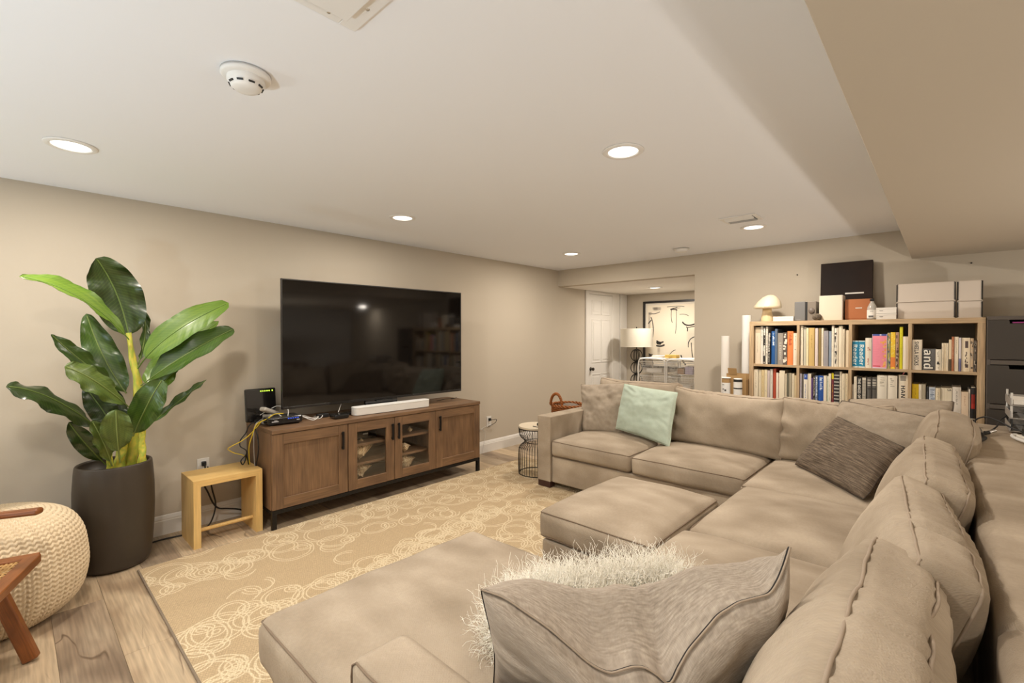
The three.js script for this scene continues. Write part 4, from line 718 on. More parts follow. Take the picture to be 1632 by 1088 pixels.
// ---------- sectional sofa ----------
{
  const S = MAT.suede, Q = MAT.suedeSeam, t = thing('sectional_sofa', 'big taupe suede U-shaped sectional sofa with loose back cushions', 'sofa');
  const soft = (x0, y0, z0, x1, y1, z1, r = 0.02) => bb(x0, y0, z0, x1, y1, z1, r, 'x');
  const pad = (name, x0, z0, x1, z1, y0, y1, o, seam = true) => { const c = cushion(x1 - x0, y1 - y0, z1 - z0, o), m = obj(name, c.g, S, t); m.position.set((x0 + x1) / 2, (y0 + y1) / 2, (z0 + z1) / 2); if (seam) obj('piping', [c.top(), c.bottom()], Q, m); return m; };
  // frames
  obj('arm', soft(1.195, 0.062, 0.74, 1.335, 0.626, 1.87, 0.010), S, t);
  obj('arm_piping', [tube(sharp([[1.201, 0.07, 1.866], [1.201, 0.620, 1.866], [1.329, 0.620, 1.866], [1.329, 0.07, 1.866]]), 0.0026, 120, 6), tube([[1.330, 0.621, 1.862], [1.330, 0.621, 0.76]], 0.0022, 30, 6)], Q, t);
  obj('base', soft(1.338, 0.062, 0.78, 2.95, 0.286, 1.85, 0.012), S, t);
  obj('base', soft(2.955, 0.062, 0.78, 3.88, 0.286, 3.58, 0.012), S, t);
  obj('base', soft(2.29, 0.062, 3.585, 3.88, 0.286, 4.46, 0.03), S, t);
  obj('back_frame', soft(1.195, 0.062, 0.70, 3.86, 0.74, 0.90, 0.03), S, t);
  for (const [a, b, h] of [[0.70, 1.86, 0.75], [1.88, 3.655, 0.755], [3.665, 4.62, 0.755]]) { const c = cushion(0.36, h - 0.062, b - a, { r: 0.035, crown: 0.006, bx: 0.01, wr: 0.006, seed: a * 9 }), m = obj('back_frame', c.g, S, t); m.position.set(4.065, 0.062 + (h - 0.062) / 2, (a + b) / 2); }
  const armC = cushion(1.05, 0.54, 0.15, { r: 0.022, crown: 0.004, bx: 0, bz: 0.004, wr: 0.002, seed: 4 }), arm2 = obj('arm', armC.g, S, t); arm2.position.set(3.355, 0.332, 4.425);
  obj('arm_piping', armC.seam([...armC.line([[-0.525, -0.2, 0.075], [-0.525, 0.27, 0.075], [0.525, 0.27, 0.075]])], 0.0028), Q, arm2);
  for (const [x, z] of [[1.20, 1.80], [2.2, 1.78], [1.20, 0.76], [2.32, 4.38], [2.32, 3.62], [3.8, 4.5]]) obj('leg', bb(x, 0.012, z, x + 0.13, 0.063, z + 0.065, 0.003), std({ color: lin(0.045, 0.016, 0.012), roughness: 0.4 }), t);
  // seat cushions
  pad('seat_cushion', 1.342, 1.0, 2.088, 1.872, 0.292, 0.425, { crown: 0.045, r: 0.03, seed: 2, bz: 0.012 });
  pad('seat_cushion', 2.092, 1.0, 2.895, 1.872, 0.285, 0.420, { crown: 0.045, r: 0.03, seed: 3, bz: 0.014, wr: 0.006 });
  pad('seat_cushion', 2.905, 1.0, 3.72, 2.022, 0.285, 0.425, { crown: 0.04, r: 0.03, seed: 5 });
  pad('seat_cushion', 2.93, 2.028, 3.72, 2.878, 0.288, 0.425, { crown: 0.06, r: 0.03, seed: 6 });
  pad('seat_cushion', 2.91, 2.882, 3.72, 3.572, 0.288, 0.425, { crown: 0.06, r: 0.03, seed: 7 });
  pad('seat_cushion', 2.235, 3.576, 3.72, 4.495, 0.292, 0.445, { crown: 0.05, r: 0.035, seed: 8, wr: 0.006, bz: 0.012 });
  // back cushions of the stretch before the bookcase, then those of the stretch beneath the viewer
  const back = (x, z, w, h, d, ry, rx, o, y0 = 0.44, rz = 0) => { const c = cushion(w, h, d, { r: 0.04, crown: 0.02, step: 0.018, wr: 0.007, ...o }), m = obj('back_cushion', c.g, S, t); m.rotation.order = 'YXZ'; m.rotation.set(rx, ry, rz); m.position.set(x, y0 + h / 2 * cos(rx), z); obj('piping', [c.front(), c.back()], MAT.seamPale, m); return m; };
  back(1.73, 1.08, 0.78, 0.46, 0.12, 0, -0.26, { bz: 0.075, seed: 11, fold: 0.004, r: 0.024, ear: 0.018, puff: 0.035 });
  back(2.545, 1.175, 0.86, 0.435, 0.12, -0.04, -0.28, { bz: 0.08, seed: 12, fold: 0.005, drop: 0.02, r: 0.024, ear: 0.02, puff: 0.04 });
  back(3.26, 1.20, 0.64, 0.425, 0.12, -0.02, -0.30, { bz: 0.075, seed: 13, fold: 0.006, r: 0.024, ear: 0.02, puff: 0.035 });
  back(3.80, 1.60, 0.80, 0.46, 0.14, -PI / 2, -0.22, { bz: 0.065, seed: 14, r: 0.02, crown: 0.012, fold: 0.006, slump: 0.03 });
  back(3.735, 2.53, 0.90, 0.42, 0.12, -PI / 2 + 0.03, -0.32, { bz: 0.075, seed: 15, r: 0.02, crown: 0.012, fold: 0.011 });
  back(3.715, 3.33, 0.76, 0.42, 0.12, -PI / 2 + 0.09, -0.34, { bz: 0.075, seed: 16, r: 0.02, crown: 0.012, fold: 0.011 });
  back(3.665, 3.995, 0.78, 0.42, 0.12, -PI / 2, -0.36, { bz: 0.075, seed: 17, r: 0.02, crown: 0.012, fold: 0.010 });
}
// ---------- ottoman ----------
{
  const t = thing('ottoman', 'square taupe ottoman pushed against the sofa seat', 'ottoman', [2.605, 0, 2.79]);
  const c = cushion(0.62, 0.135, 0.80, { crown: 0.045, r: 0.03, seed: 21, bz: 0.012 }), m = obj('cushion', c.g, MAT.suede, t); m.position.set(0, 0.37, 0); obj('piping', [c.top(), c.bottom()], MAT.suedeSeam, m);
  obj('base', bb(-0.295, 0.062, -0.39, 0.30, 0.292, 0.39, 0.014), MAT.suede, t);
  for (const [x, z] of [[-0.28, 0.30], [0.17, 0.30], [-0.28, -0.37], [0.17, -0.37]]) obj('leg', bb(x, 0.012, z, x + 0.11, 0.063, z + 0.065, 0.003), std({ color: lin(0.045, 0.016, 0.012), roughness: 0.4 }), t);
}
// ---------- throw pillows ----------
{
  const throwPillow = (label, c, m, o, seamM, rad = 0.003) => { const p = pillow(c, o), t = thing('throw_pillow', label, 'pillow', [0, 0, 0], 0); obj('cover', p.g, m, t); obj('edge_seam', tube(p.rim, rad, 240, 6, true), seamM, t); return [t, p]; };
  const taupe = phys({ map: cloth([166, 153, 136], [146, 132, 115], { rep: 2, sx: 12, sy: 12, amt: 0.9, weave: 0.08, s: 14 }), roughness: 0.95, bumpMap: TEX.suedeBump, bumpScale: 0.0006 });
  throwPillow('smooth taupe pillow in the sofa corner against the far arm', [[1.15, 0.835, 1.14], [1.70, 0.885, 1.16], [1.74, 0.44, 1.34], [1.36, 0.43, 1.42]], taupe, { T: 0.10, seed: 3, wr: 0.012, pinch: 0.05 }, MAT.suedeSeam);
  const mint = std({ map: cloth([188, 201, 186], [174, 188, 172], { rep: 2.5, sx: 9, sy: 9, amt: 0.9, weave: 0.08, s: 24 }), roughness: 0.95, bumpMap: TEX.suedeBump, bumpScale: 0.0006 });
  throwPillow('pale mint green square pillow on the far sofa seat', [[1.715, 0.895, 1.29], [2.215, 0.86, 1.30], [2.235, 0.447, 1.50], [1.69, 0.505, 1.40]], mint, { T: 0.085, seed: 5, wr: 0.009, pinch: 0.045 }, std({ color: lin(0.5, 0.58, 0.46), roughness: 1 }), 0.0025);
  const darkM = std({ map: cloth([128, 112, 95], [76, 65, 54], { rep: 1.6, sx: 8, sy: 90, amt: 1.9, weave: 0.2, s: 34 }), roughness: 0.95, bumpMap: dataTex(256, (u, v) => { const a = 128 + 150 * tn(u, v, 4, 50, 3); return [a, a, a]; }, 1.6, false), bumpScale: 0.003 });
  throwPillow('dark grey-brown pillow with coarse ribbed weave in the sofa corner', [[3.30, 0.80, 1.36], [3.655, 0.715, 1.70], [3.50, 0.455, 1.955], [3.075, 0.465, 1.46]], darkM, { T: 0.075, seed: 7, wr: 0.007, pinch: 0.03 }, std({ color: lin(0.06, 0.045, 0.035), roughness: 1 }), 0.0025);
  throwPillow('taupe pillow with a dark flanged edge leaning behind the dark ribbed one', [[3.295, 0.885, 1.18], [3.795, 0.845, 1.42], [3.66, 0.50, 1.62], [3.17, 0.50, 1.36]], taupe, { T: 0.075, seed: 9, wr: 0.010, pinch: 0.03 }, MAT.linenSeam, 0.006);
  throwPillow('long taupe cushion lying in the far corner, its dark tip towards the bookcase end', [[3.30, 0.86, 0.88], [3.855, 0.905, 0.94], [3.83, 0.72, 1.16], [3.32, 0.66, 1.16]], taupe, { T: 0.065, seed: 10, wr: 0.008, pinch: 0.02 }, MAT.linenSeam, 0.006);
  // the big pillow nearest the viewer, chopped in the middle, piped in black
  const dip = [[-1, 0], [-0.84, 0.10], [-0.564, 0.40], [-0.307, 0.75], [-0.208, 0.83], [-0.03, 0.80], [0.06, 0.88], [0.129, 1], [0.20, 0.86], [0.267, 0.74], [0.465, 0.50], [0.604, 0.42], [0.80, 0.40], [0.90, 0.26], [1, 0]];
  const dipAt = (u) => { let i = 1; while (i < dip.length - 1 && dip[i][0] < u) i++; const [a, f] = dip[i - 1], [b, g] = dip[i], t = clamp((u - a) / (b - a), 0, 1); return f + (g - f) * t; };
  const dipS = (u, w) => (dipAt(u - w) + 2 * dipAt(u) + dipAt(u + w)) / 4;
  const sag = (p, u, v, side) => {
    const d = 1 - v, k = side < 0 ? (1 - 0.62 * smooth(0, 0.22, d)) * smooth(1.5, 0.25, d) : side > 0 ? (1 - 0.1 * smooth(0, 0.3, d)) * smooth(1.5, 0.15, d) : smooth(1.4, 0.0, d), m = dipS(u, 0.02 + min(0.35, d * 0.45)) * k;
    p.y -= 0.175 * m; p.x += 0.055 * m; p.z += 0.075 * m;
  };
  const [big, bp] = throwPillow('large heathered taupe pillow with black piped edge nearest the viewer', [[3.13, 0.825, 4.385], [3.575, 0.895, 3.915], [3.475, 0.46, 3.76], [3.00, 0.465, 4.22]], MAT.linen, { T: 0.115, seed: 12, wr: 0.012, pinch: 0.06, n: 120, full: 0.40, bend: sag, corner: 1 }, MAT.seamBlack, 0.0026);
  obj('edge_seam', tube(bp.edge(-1, 1, 1, 1).map((p) => p.clone().add(V(0.004, 0.0035, 0.004))), 0.0022, 120, 6), MAT.seamPale, big, 'pale second line of the piped edge');
  // fleecy cushion
  const fl = thing('sheepskin_cushion', 'shaggy cream fleece cushion behind the large heathered pillow', 'cushion');
  const fp = pillow([[2.995, 0.60, 4.13], [3.275, 0.60, 3.70], [3.21, 0.46, 3.62], [2.90, 0.46, 4.10]], { T: 0.07, seed: 15, wr: 0.006, pinch: -0.03, full: 0.4 });
  const fleece = std({ color: lin(0.97, 0.93, 0.83), roughness: 1 });
  obj('pad', fp.g, fleece, fl);
  const r = rng(91), strands = 12, per = 700, nrm = fp.g.attributes.normal, pos = fp.g.attributes.position, d = new THREE.Object3D(), X = V(0, 1, 0);
  for (let k = 0; k < strands; k++) {
    const L = 0.06 + 0.05 * r(), a = r() * 6, cur = [], amp = 0.004 + r() * 0.007, fr = 6 + r() * 6;
    for (let i = 0; i <= 9; i++) { const s = i / 9; cur.push(V(amp * sin(a + fr * s * 2.0) * s + 0.012 * s * s * cos(a), L * s, amp * cos(a + fr * s * 2.0) * s + 0.012 * s * s * sin(a))); }
    const c3 = new THREE.CatmullRomCurve3(cur), g = new THREE.TubeGeometry(c3, 9, 0.0013, 4), gp = g.attributes.position;
    for (let i = 0; i <= 9; i++) { const q = c3.getPointAt(i / 9), f = 1 - 0.75 * i / 9; for (let j = 0; j <= 4; j++) { const m = i * 5 + j; gp.setXYZ(m, q.x + (gp.getX(m) - q.x) * f, q.y + (gp.getY(m) - q.y) * f, q.z + (gp.getZ(m) - q.z) * f); } }
    const im = new THREE.InstancedMesh(g, fleece, per); im.name = 'fleece'; im.userData.kind = 'stuff'; im.castShadow = im.receiveShadow = true;
    for (let i = 0; i < per; i++) { const m = floor(r() * pos.count); d.position.fromBufferAttribute(pos, m); const n = V(0, 0, 0).fromBufferAttribute(nrm, m).add(V((r() - 0.5) * 1.1, (r() - 0.15) * 0.9, (r() - 0.5) * 1.1)).normalize(); d.quaternion.setFromUnitVectors(X, n); d.rotateY(r() * 6.3); const s = 0.65 + r() * 0.6; d.scale.set(1, s, 1); d.updateMatrix(); im.setMatrixAt(i, d.matrix); }
    fl.add(im);
  }
}
// ---------- wire side table and what lies on it ----------
{
  const t = thing('wire_side_table', 'black wire drum side table with a beige tray top beside the sofa arm', 'side table', [0.955, 0.012, 1.60]);
  const prof = [[0.165, 0.002], [0.168, 0.03], [0.168, 0.20], [0.160, 0.25], [0.125, 0.285], [0.108, 0.30], [0.12, 0.322], [0.152, 0.352], [0.164, 0.39], [0.166, 0.43]].map(([a, b]) => V(a, b, 0));
  const cv = new THREE.CatmullRomCurve3(prof), w = new THREE.TubeGeometry(cv, 26, 0.0021, 5), ws = [];
  for (let i = 0; i < 40; i++) { const g = w.clone(); g.rotateY(i / 40 * PI * 2); ws.push(g); }
  obj('wire_frame', ws, MAT.blackMetal, t).userData.kind = 'stuff';
  const hoop = (r, y, k) => { const g = new THREE.TorusGeometry(r, k, 8, 64); g.rotateX(PI / 2); return g.translate(0, y, 0); };
  for (const [r, y, k] of [[0.165, 0.004, 0.004], [0.108, 0.30, 0.003], [0.167, 0.43, 0.0045]]) obj('hoop', hoop(r, y, k), MAT.blackMetal, t);
  obj('tray_top', lathe([[0, 0.432], [0.162, 0.432], [0.168, 0.437], [0.168, 0.452], [0.163, 0.456], [0.158, 0.448], [0, 0.446]], 48), std({ color: lin(0.62, 0.53, 0.40), roughness: 0.5 }), t);
  const tp = thing('charger', 'black charger with curled cord lying on the wire side table', 'charger', [0.955, 0.459, 1.60]);
  obj('body', [cb(0.01, 0.014, -0.04, 0.035, 0.026, 0.05, 0.006), cb(0.03, 0.03, -0.06, 0.02, 0.012, 0.06, 0.004)], MAT.black, tp);
  obj('lead', tube([[0.0, 0.014, -0.06], [0.03, 0.04, -0.075], [0.075, 0.055, -0.06], [0.12, 0.04, -0.02], [0.09, 0.006, 0.03], [0.0, 0.005, 0.05]], 0.0035, 40, 7), MAT.rubber, tp);
}
// ---------- wicker basket ----------
{
  const t = thing('wicker_basket', 'brown wicker basket with an arched handle behind the sofa arm', 'basket', [0.80, 0, 0.86]); t.scale.y = 1.1;
  const wick = std({ map: wood([170, 100, 36], [120, 64, 20], [84, 42, 14], { n: 128, rep: 6, stretch: 6, s: 71 }), roughness: 0.6 });
  const rows = []; for (let i = 0; i < 26; i++) { const y = 0.012 + i * 0.019, r = 0.15 + 0.03 * sin(i / 25 * PI * 0.55), pts = []; for (let j = 0; j < 48; j++) { const a = j / 48 * PI * 2, q = r + (((j + i) % 2) ? 0.004 : -0.004); pts.push([cos(a) * q, y, sin(a) * q]); } rows.push(tube(pts, 0.0095, 96, 5, true)); }
  obj('woven_side', rows, wick, t).userData.kind = 'stuff';
  const br = []; for (let k = 0; k < 3; k++) { const pts = []; for (let j = 0; j <= 64; j++) { const a = j / 64 * PI * 2, b = a * 9 + k * PI * 2 / 3; pts.push([cos(a) * (0.182 + 0.01 * cos(b)), 0.512 + 0.010 * sin(b), sin(a) * (0.182 + 0.01 * cos(b))]); } br.push(tube(pts, 0.0075, 150, 6)); }
  obj('braided_rim', br, wick, t);
  const ha = []; for (let k = 0; k < 3; k++) { const pts = []; for (let j = 0; j <= 40; j++) { const a = j / 40 * PI, b = a * 10 + k * PI * 2 / 3; const R = 0.075; pts.push([-0.045 + cos(a) * (R + 0.008 * cos(b)), 0.52 + sin(a) * (R * 1.5 + 0.008 * cos(b)), 0.165 + 0.008 * sin(b)]); } ha.push(tube(pts, 0.008, 120, 6)); }
  obj('handle', ha, wick, t);
  obj('floor_board', lathe([[0, 0.004], [0.145, 0.004], [0.145, 0.012], [0, 0.014]], 30), wick, t);
  tag(obj('folded_cloth', (() => { const c = cushion(0.2, 0.07, 0.2, { r: 0.03, crown: 0.03, wr: 0.014, seed: 33 }); return c.g.translate(0.80, 0.515, 0.86); })(), std({ color: lin(0.16, 0.13, 0.105), roughness: 1 })), 'grey-brown cloth bundled in the wicker basket', 'cloth');
}
// ---------- bookcase ----------
const BC = { x0: 2.497, x1: 4.014, z0: 0.02, z1: 0.41, y1: 1.449 };
{
  const t = thing('bookcase', 'low pale oak cube bookcase against the far wall, full of books', 'bookcase'), W = MAT.oak, { x0, x1, z0, z1, y1 } = BC;
  obj('top', bb(x0, 1.411, z0, x1, y1, z1, 0.0015, 'x'), W, t);
  obj('bottom', bb(x0, 0, z0, x1, 0.04, z1, 0.0015, 'x'), W, t);
  obj('side_panel', bb(x0, 0.04, z0, 2.532, 1.411, z1, 0.0015, 'y'), W, t); obj('side_panel', bb(3.974, 0.04, z0, x1, 1.411, z1, 0.0015, 'y'), W, t);
  for (const y of [0.334, 0.68, 1.045]) obj('shelf', bb(2.532, y, z0, 3.974, y + (y > 1 ? 0.021 : 0.02), z1 - 0.001, 0.001, 'x'), W, t);
  for (const x of [2.874, 3.239, 3.604]) for (const [a, b] of [[0.04, 0.334], [0.354, 0.68], [0.70, 1.045], [1.066, 1.411]]) obj('divider', bb(x, a, z0, x + 0.021, b, z1 - 0.001, 0.001, 'y'), W, t);
  obj('back_board', bb(2.532, 0.04, z0, 3.974, 1.411, z0 + 0.004), std({ color: lin(0.16, 0.125, 0.085), roughness: 0.9 }), t);
}
// every book: two boards and a spine, with a page block; all covers share one printed sheet
{
  const AW = 2048, [c, g] = canvas(AW, AW), COL = 25, CW = AW / COL, CH = 512, r = rng(404);
  g.fillStyle = '#888'; g.fillRect(0, 0, AW, AW);
  BOOKS.forEach(([, xa, xb, h, col, ink, st], i) => {
    const X = (i % COL) * CW, Y = floor(i / COL) * CH, k = '#' + ink;
    g.fillStyle = '#' + col; g.fillRect(X, Y, CW, CH);
    // within: 0..1 across, 0..1 down
    const box = (x, y, w, hh, f = k) => { g.fillStyle = f; g.fillRect(X + x * CW, Y + y * CH, w * CW, hh * CH); };
    const text = (s, y, hh, size, f = k, font = 'bold sans-serif', xo = 0.5) => { g.save(); g.translate(X + xo * CW, Y + y * CH); g.rotate(PI / 2); g.fillStyle = f; const [wt, ff] = font.split(' '); g.font = wt + ' 100px ' + ff; const m = g.measureText(s).width; g.scale(hh * CH / m, size * CW / 72); g.textBaseline = 'alphabetic'; g.fillText(s, 0, 36); g.restore(); };
    const dash = (x, y0, y1, w, n) => { for (let q = 0; q < n; q++) { const a = y0 + (y1 - y0) * q / n; box(x + (r() - 0.5) * 0.1, a, w * (0.5 + r() * 0.6), (y1 - y0) / n * (0.3 + 0.6 * r())); } };
    if (st === 'none' && r() < 0.75) dash(0.42, 0.08 + r() * 0.1, 0.35 + r() * 0.4, 0.16, 14);
    if (st === 'top') { box(0, 0, 1, 0.16, '#c9b79a'); dash(0.4, 0.24, 0.7, 0.15, 14); }
    if (st === 'dots') dash(0.4, 0.08, 0.5, 0.2, 12);
    if (st === 'line') dash(0.35, 0.1, 0.85, 0.3, 20);
    if (st === 'blots') { box(0.25, 0.03, 0.55, 0.2); box(0.2, 0.06, 0.3, 0.1); box(0.3, 0.5, 0.5, 0.28); box(0.15, 0.55, 0.35, 0.1); box(0.35, 0.94, 0.35, 0.04); for (let q = 0; q < 14; q++) box(0.2 + r() * 0.5, 0.05 + r() * 0.75, 0.14, 0.02, r() < 0.5 ? k : '#2c2723'); }
    if (st === 'scrib') { dash(0.2, 0.05, 0.62, 0.7, 22); dash(0.3, 0.66, 0.95, 0.4, 10); }
    if (st === 'txttop') dash(0.3, 0.06, 0.45, 0.5, 9);
    if (st === 'gold') { dash(0.38, 0.2, 0.55, 0.25, 12); box(0, 0.0, 0.06, 1, '#b8955a'); }
    if (st === 'dot') { box(0.45, 0.5, 0.2, 0.025); dash(0.6, 0.1, 0.4, 0.12, 9); }
    if (st === 'patch') for (let q = 0; q < 16; q++) box(r() * 0.6, 0.04 + r() * 0.85, 0.2 + r() * 0.4, 0.03 + r() * 0.06, r() < 0.7 ? k : '#b7aa98');
    if (st === 'flecks') { for (let q = 0; q < 16; q++) box(0.25 + r() * 0.5, 0.3 + r() * 0.12, 0.1, 0.015); dash(0.4, 0.68, 0.9, 0.15, 8); }
    if (st === 'pink') { box(0, 0, 1, 0.055, '#46569c'); box(0.5, 0.01, 0.12, 0.035, '#d8d4e0'); for (let q = 0; q < 34; q++) box(0.7 + r() * 0.28, 0.1 + r() * 0.85, 0.05 + r() * 0.1, 0.03 + r() * 0.03, r() < 0.6 ? '#f2a44c' : '#f6c06a'); box(0.55, 0.22, 0.45, 0.04, '#f2ad55'); for (let q = 0; q < 26; q++) box(0.06, 0.12 + q * 0.029, 0.5 * (0.5 + r() * 0.5), 0.004, '#d77488'); box(0.08, 0.92, 0.5, 0.025, '#c9344e'); box(0, 0.97, 1, 0.03, '#d9cbe0'); }
    if (st === 'multi') for (let q = 0; q < 40; q++) box(r() * 0.8, r() * 0.95, 0.3, 0.03 + r() * 0.04, ['#46567f', '#b8ae4a', '#d8d0b8', '#7f8f4a', '#c9803c'][floor(r() * 5)]);
    if (st === 'yor') { box(0, 0.68, 1, 0.28, '#e8873a'); for (let q = 0; q < 14; q++) box(r() * 0.7, r() * 0.6, 0.3, 0.03, '#f5dd6c'); box(0.3, 0.95, 0.5, 0.03, '#f7e04a'); }
    if (st === 'foot') box(0, 0.62, 1, 0.38, k);
    if (st === 'pict') { box(0.42, 0.1, 0.36, 0.2); for (let q = 0; q < 18; q++) box(0.4 + r() * 0.25, 0.4 + r() * 0.45, 0.12, 0.04); box(0.45, 0.78, 0.35, 0.1); }
    if (st === 'topblk') { box(0, 0, 1, 0.16); if (ink === '2e4fa3') box(0.3, 0.04, 0.3, 0.06, '#8fa6d6'); dash(0.4, 0.3, 0.7, 0.14, 10); }
    if (st === 'bands') for (let q = 0; q < 11; q++) box(0.0, 0.08 + q * 0.085, 0.94, 0.032);
    if (st === 'bands2') { for (let q = 0; q < 30; q++) box(0.1, 0.05 + q * 0.03, 0.8, 0.01); box(0.1, 0.02, 0.8, 0.05); }
    if (st === 'bands3') { box(0, 0.06, 1, 0.03); box(0.1, 0.12, 0.8, 0.06); box(0, 0.2, 1, 0.03); box(0, 0.3, 1, 0.02, '#1c1a18'); }
    if (st === 'mark') { box(0.3, 0.58, 0.3, 0.13); box(0.25, 0.66, 0.5, 0.05); box(0.45, 0.85, 0.1, 0.04); dash(0.4, 0.1, 0.35, 0.12, 7); }
    if (st === 'emblem') { g.strokeStyle = k; g.lineWidth = 4; g.beginPath(); g.arc(X + 0.72 * CW, Y + 26, 10, 0, 7); g.moveTo(X + 0.8 * CW, Y + 14); g.lineTo(X + 0.92 * CW, Y + 40); g.moveTo(X + 0.6 * CW, Y + 44); g.lineTo(X + 0.86 * CW, Y + 40); g.stroke(); box(0.3, 0, 0.02, 1, '#cbb993'); box(0.55, 0, 0.015, 1, '#d5c4a0'); }
    if (st === 'redblk') { g.strokeStyle = '#eadfca'; g.lineWidth = 10; g.strokeRect(X + 4, Y + 4, CW - 8, CH * 0.86); box(0.14, 0.2, 0.72, 0.25, '#8f2418'); box(0.14, 0.45, 0.72, 0.14, k); }
    if (st === 'reader') { box(0, 0, 1, 0.04, '#dfe6e0'); box(0, 0.95, 1, 0.05, '#dfe6e0'); text('Reader', 0.13, 0.78, 0.66); }
    if (st === 'and') { const z = ink; box(0, 0, 1, 0.02, '#2a2a2a'); g.save(); g.translate(X + 0.1 * CW, Y + 0.03 * CH); g.rotate(PI / 2); g.font = 'bold 100px sans-serif'; const m = g.measureText('and').width; g.scale(0.94 * CH / m, 1.05 * CW / 110); g.lineWidth = 12; g.strokeStyle = '#1e1d1c'; g.strokeText('and', 0, -2); g.fillStyle = '#' + z; g.fillText('and', 0, -2); g.restore(); }
    if (st === 'ghost') { dash(0.3, 0.06, 0.3, 0.4, 5); text('USS', 0.62, 0.34, 0.45, k, 'normal sans-serif'); }
    if (st.startsWith('txt:')) { const s = st.slice(4); if (s === 'SHEILA HICKS') text(s, 0.06, 0.80, 0.42, '#221f1d', 'bold sans-serif', 0.45); else if (s === 'HANDBA') { box(0.2, 0.02, 0.6, 0.12, '#9a9184'); text(s, 0.24, 0.60, 0.44); } else if (s === 'LEXIKON') text(s, 0.3, 0.55, 0.42, k, 'bold serif'); else text(s, 0.04, 0.92, 0.6); }
  });
  const tex = canvasTex(c); tex.flipY = false;
  const cover = std({ map: tex, roughness: 0.55 }), pages = std({ color: lin(0.68, 0.60, 0.46), roughness: 0.95 });
  const rr = rng(17);
  BOOKS.forEach(([row, xa, xb, h, , , st, label], i) => {
    const w = max(0.006, xb - xa - 0.001), d = 0.17 + rr() * 0.09, y0 = row ? 0.70 : 1.0665, zf = 0.385 + rr() * 0.012, U = (i % COL) / COL, Vv = floor(i / COL) / 4, b = min(0.0025, w * 0.16);
    const uvFill = (q, spine) => { const p = q.attributes.position, uv = q.attributes.uv, n = q.attributes.normal; for (let k = 0; k < p.count; k++) { const s = spine && n.getZ(k) > 0.4; uv.setXY(k, U + (s ? clamp(p.getX(k) / w + 0.5, 0.01, 0.99) : 0.04) / COL, Vv + (s ? clamp(1 - p.getY(k) / h, 0.004, 0.996) : 0.985) / 4); } return q; };
    const sp = new THREE.BoxGeometry(w, h, 0.004, 4, 1, 1), p = sp.attributes.position, rnd = w > 0.02 && rr() < 0.55 ? 0.005 : 0.001;
    for (let k = 0; k < p.count; k++) { const e = p.getX(k) / (w / 2); p.setZ(k, p.getZ(k) + rnd * (1 - e * e)); }
    sp.translate(0, h / 2, -0.002 - rnd); sp.computeVertexNormals();
    const t = thing('book', label, 'book', [(xa + xb) / 2, y0, zf], 0, row ? 'books on the lower visible shelf' : 'books on the top shelf');
    obj('cover', [uvFill(prep(sp), true), uvFill(prep(new THREE.BoxGeometry(b, h, d).translate(-w / 2 + b / 2, h / 2, -d / 2 - 0.003))), uvFill(prep(new THREE.BoxGeometry(b, h, d).translate(w / 2 - b / 2, h / 2, -d / 2 - 0.003)))], cover, t);
    obj('page_block', new THREE.BoxGeometry(w - 2 * b, h - 0.007, d - 0.008).translate(0, h / 2, -d / 2 - 0.004), pages, t);
    if (st === 'txt:HANDBA') obj('ribbon', tube([[-0.005, h + 0.001, -0.02], [0.0, h + 0.008, 0.004], [0.006, h + 0.02, 0.012], [0.012, h + 0.045, 0.016]], 0.0025, 12, 5), std({ color: lin(0.8, 0.2, 0.25), roughness: 0.7 }), t, 'pink ribbon marker');
  });
  // thin dark album standing behind the acid yellow book
}
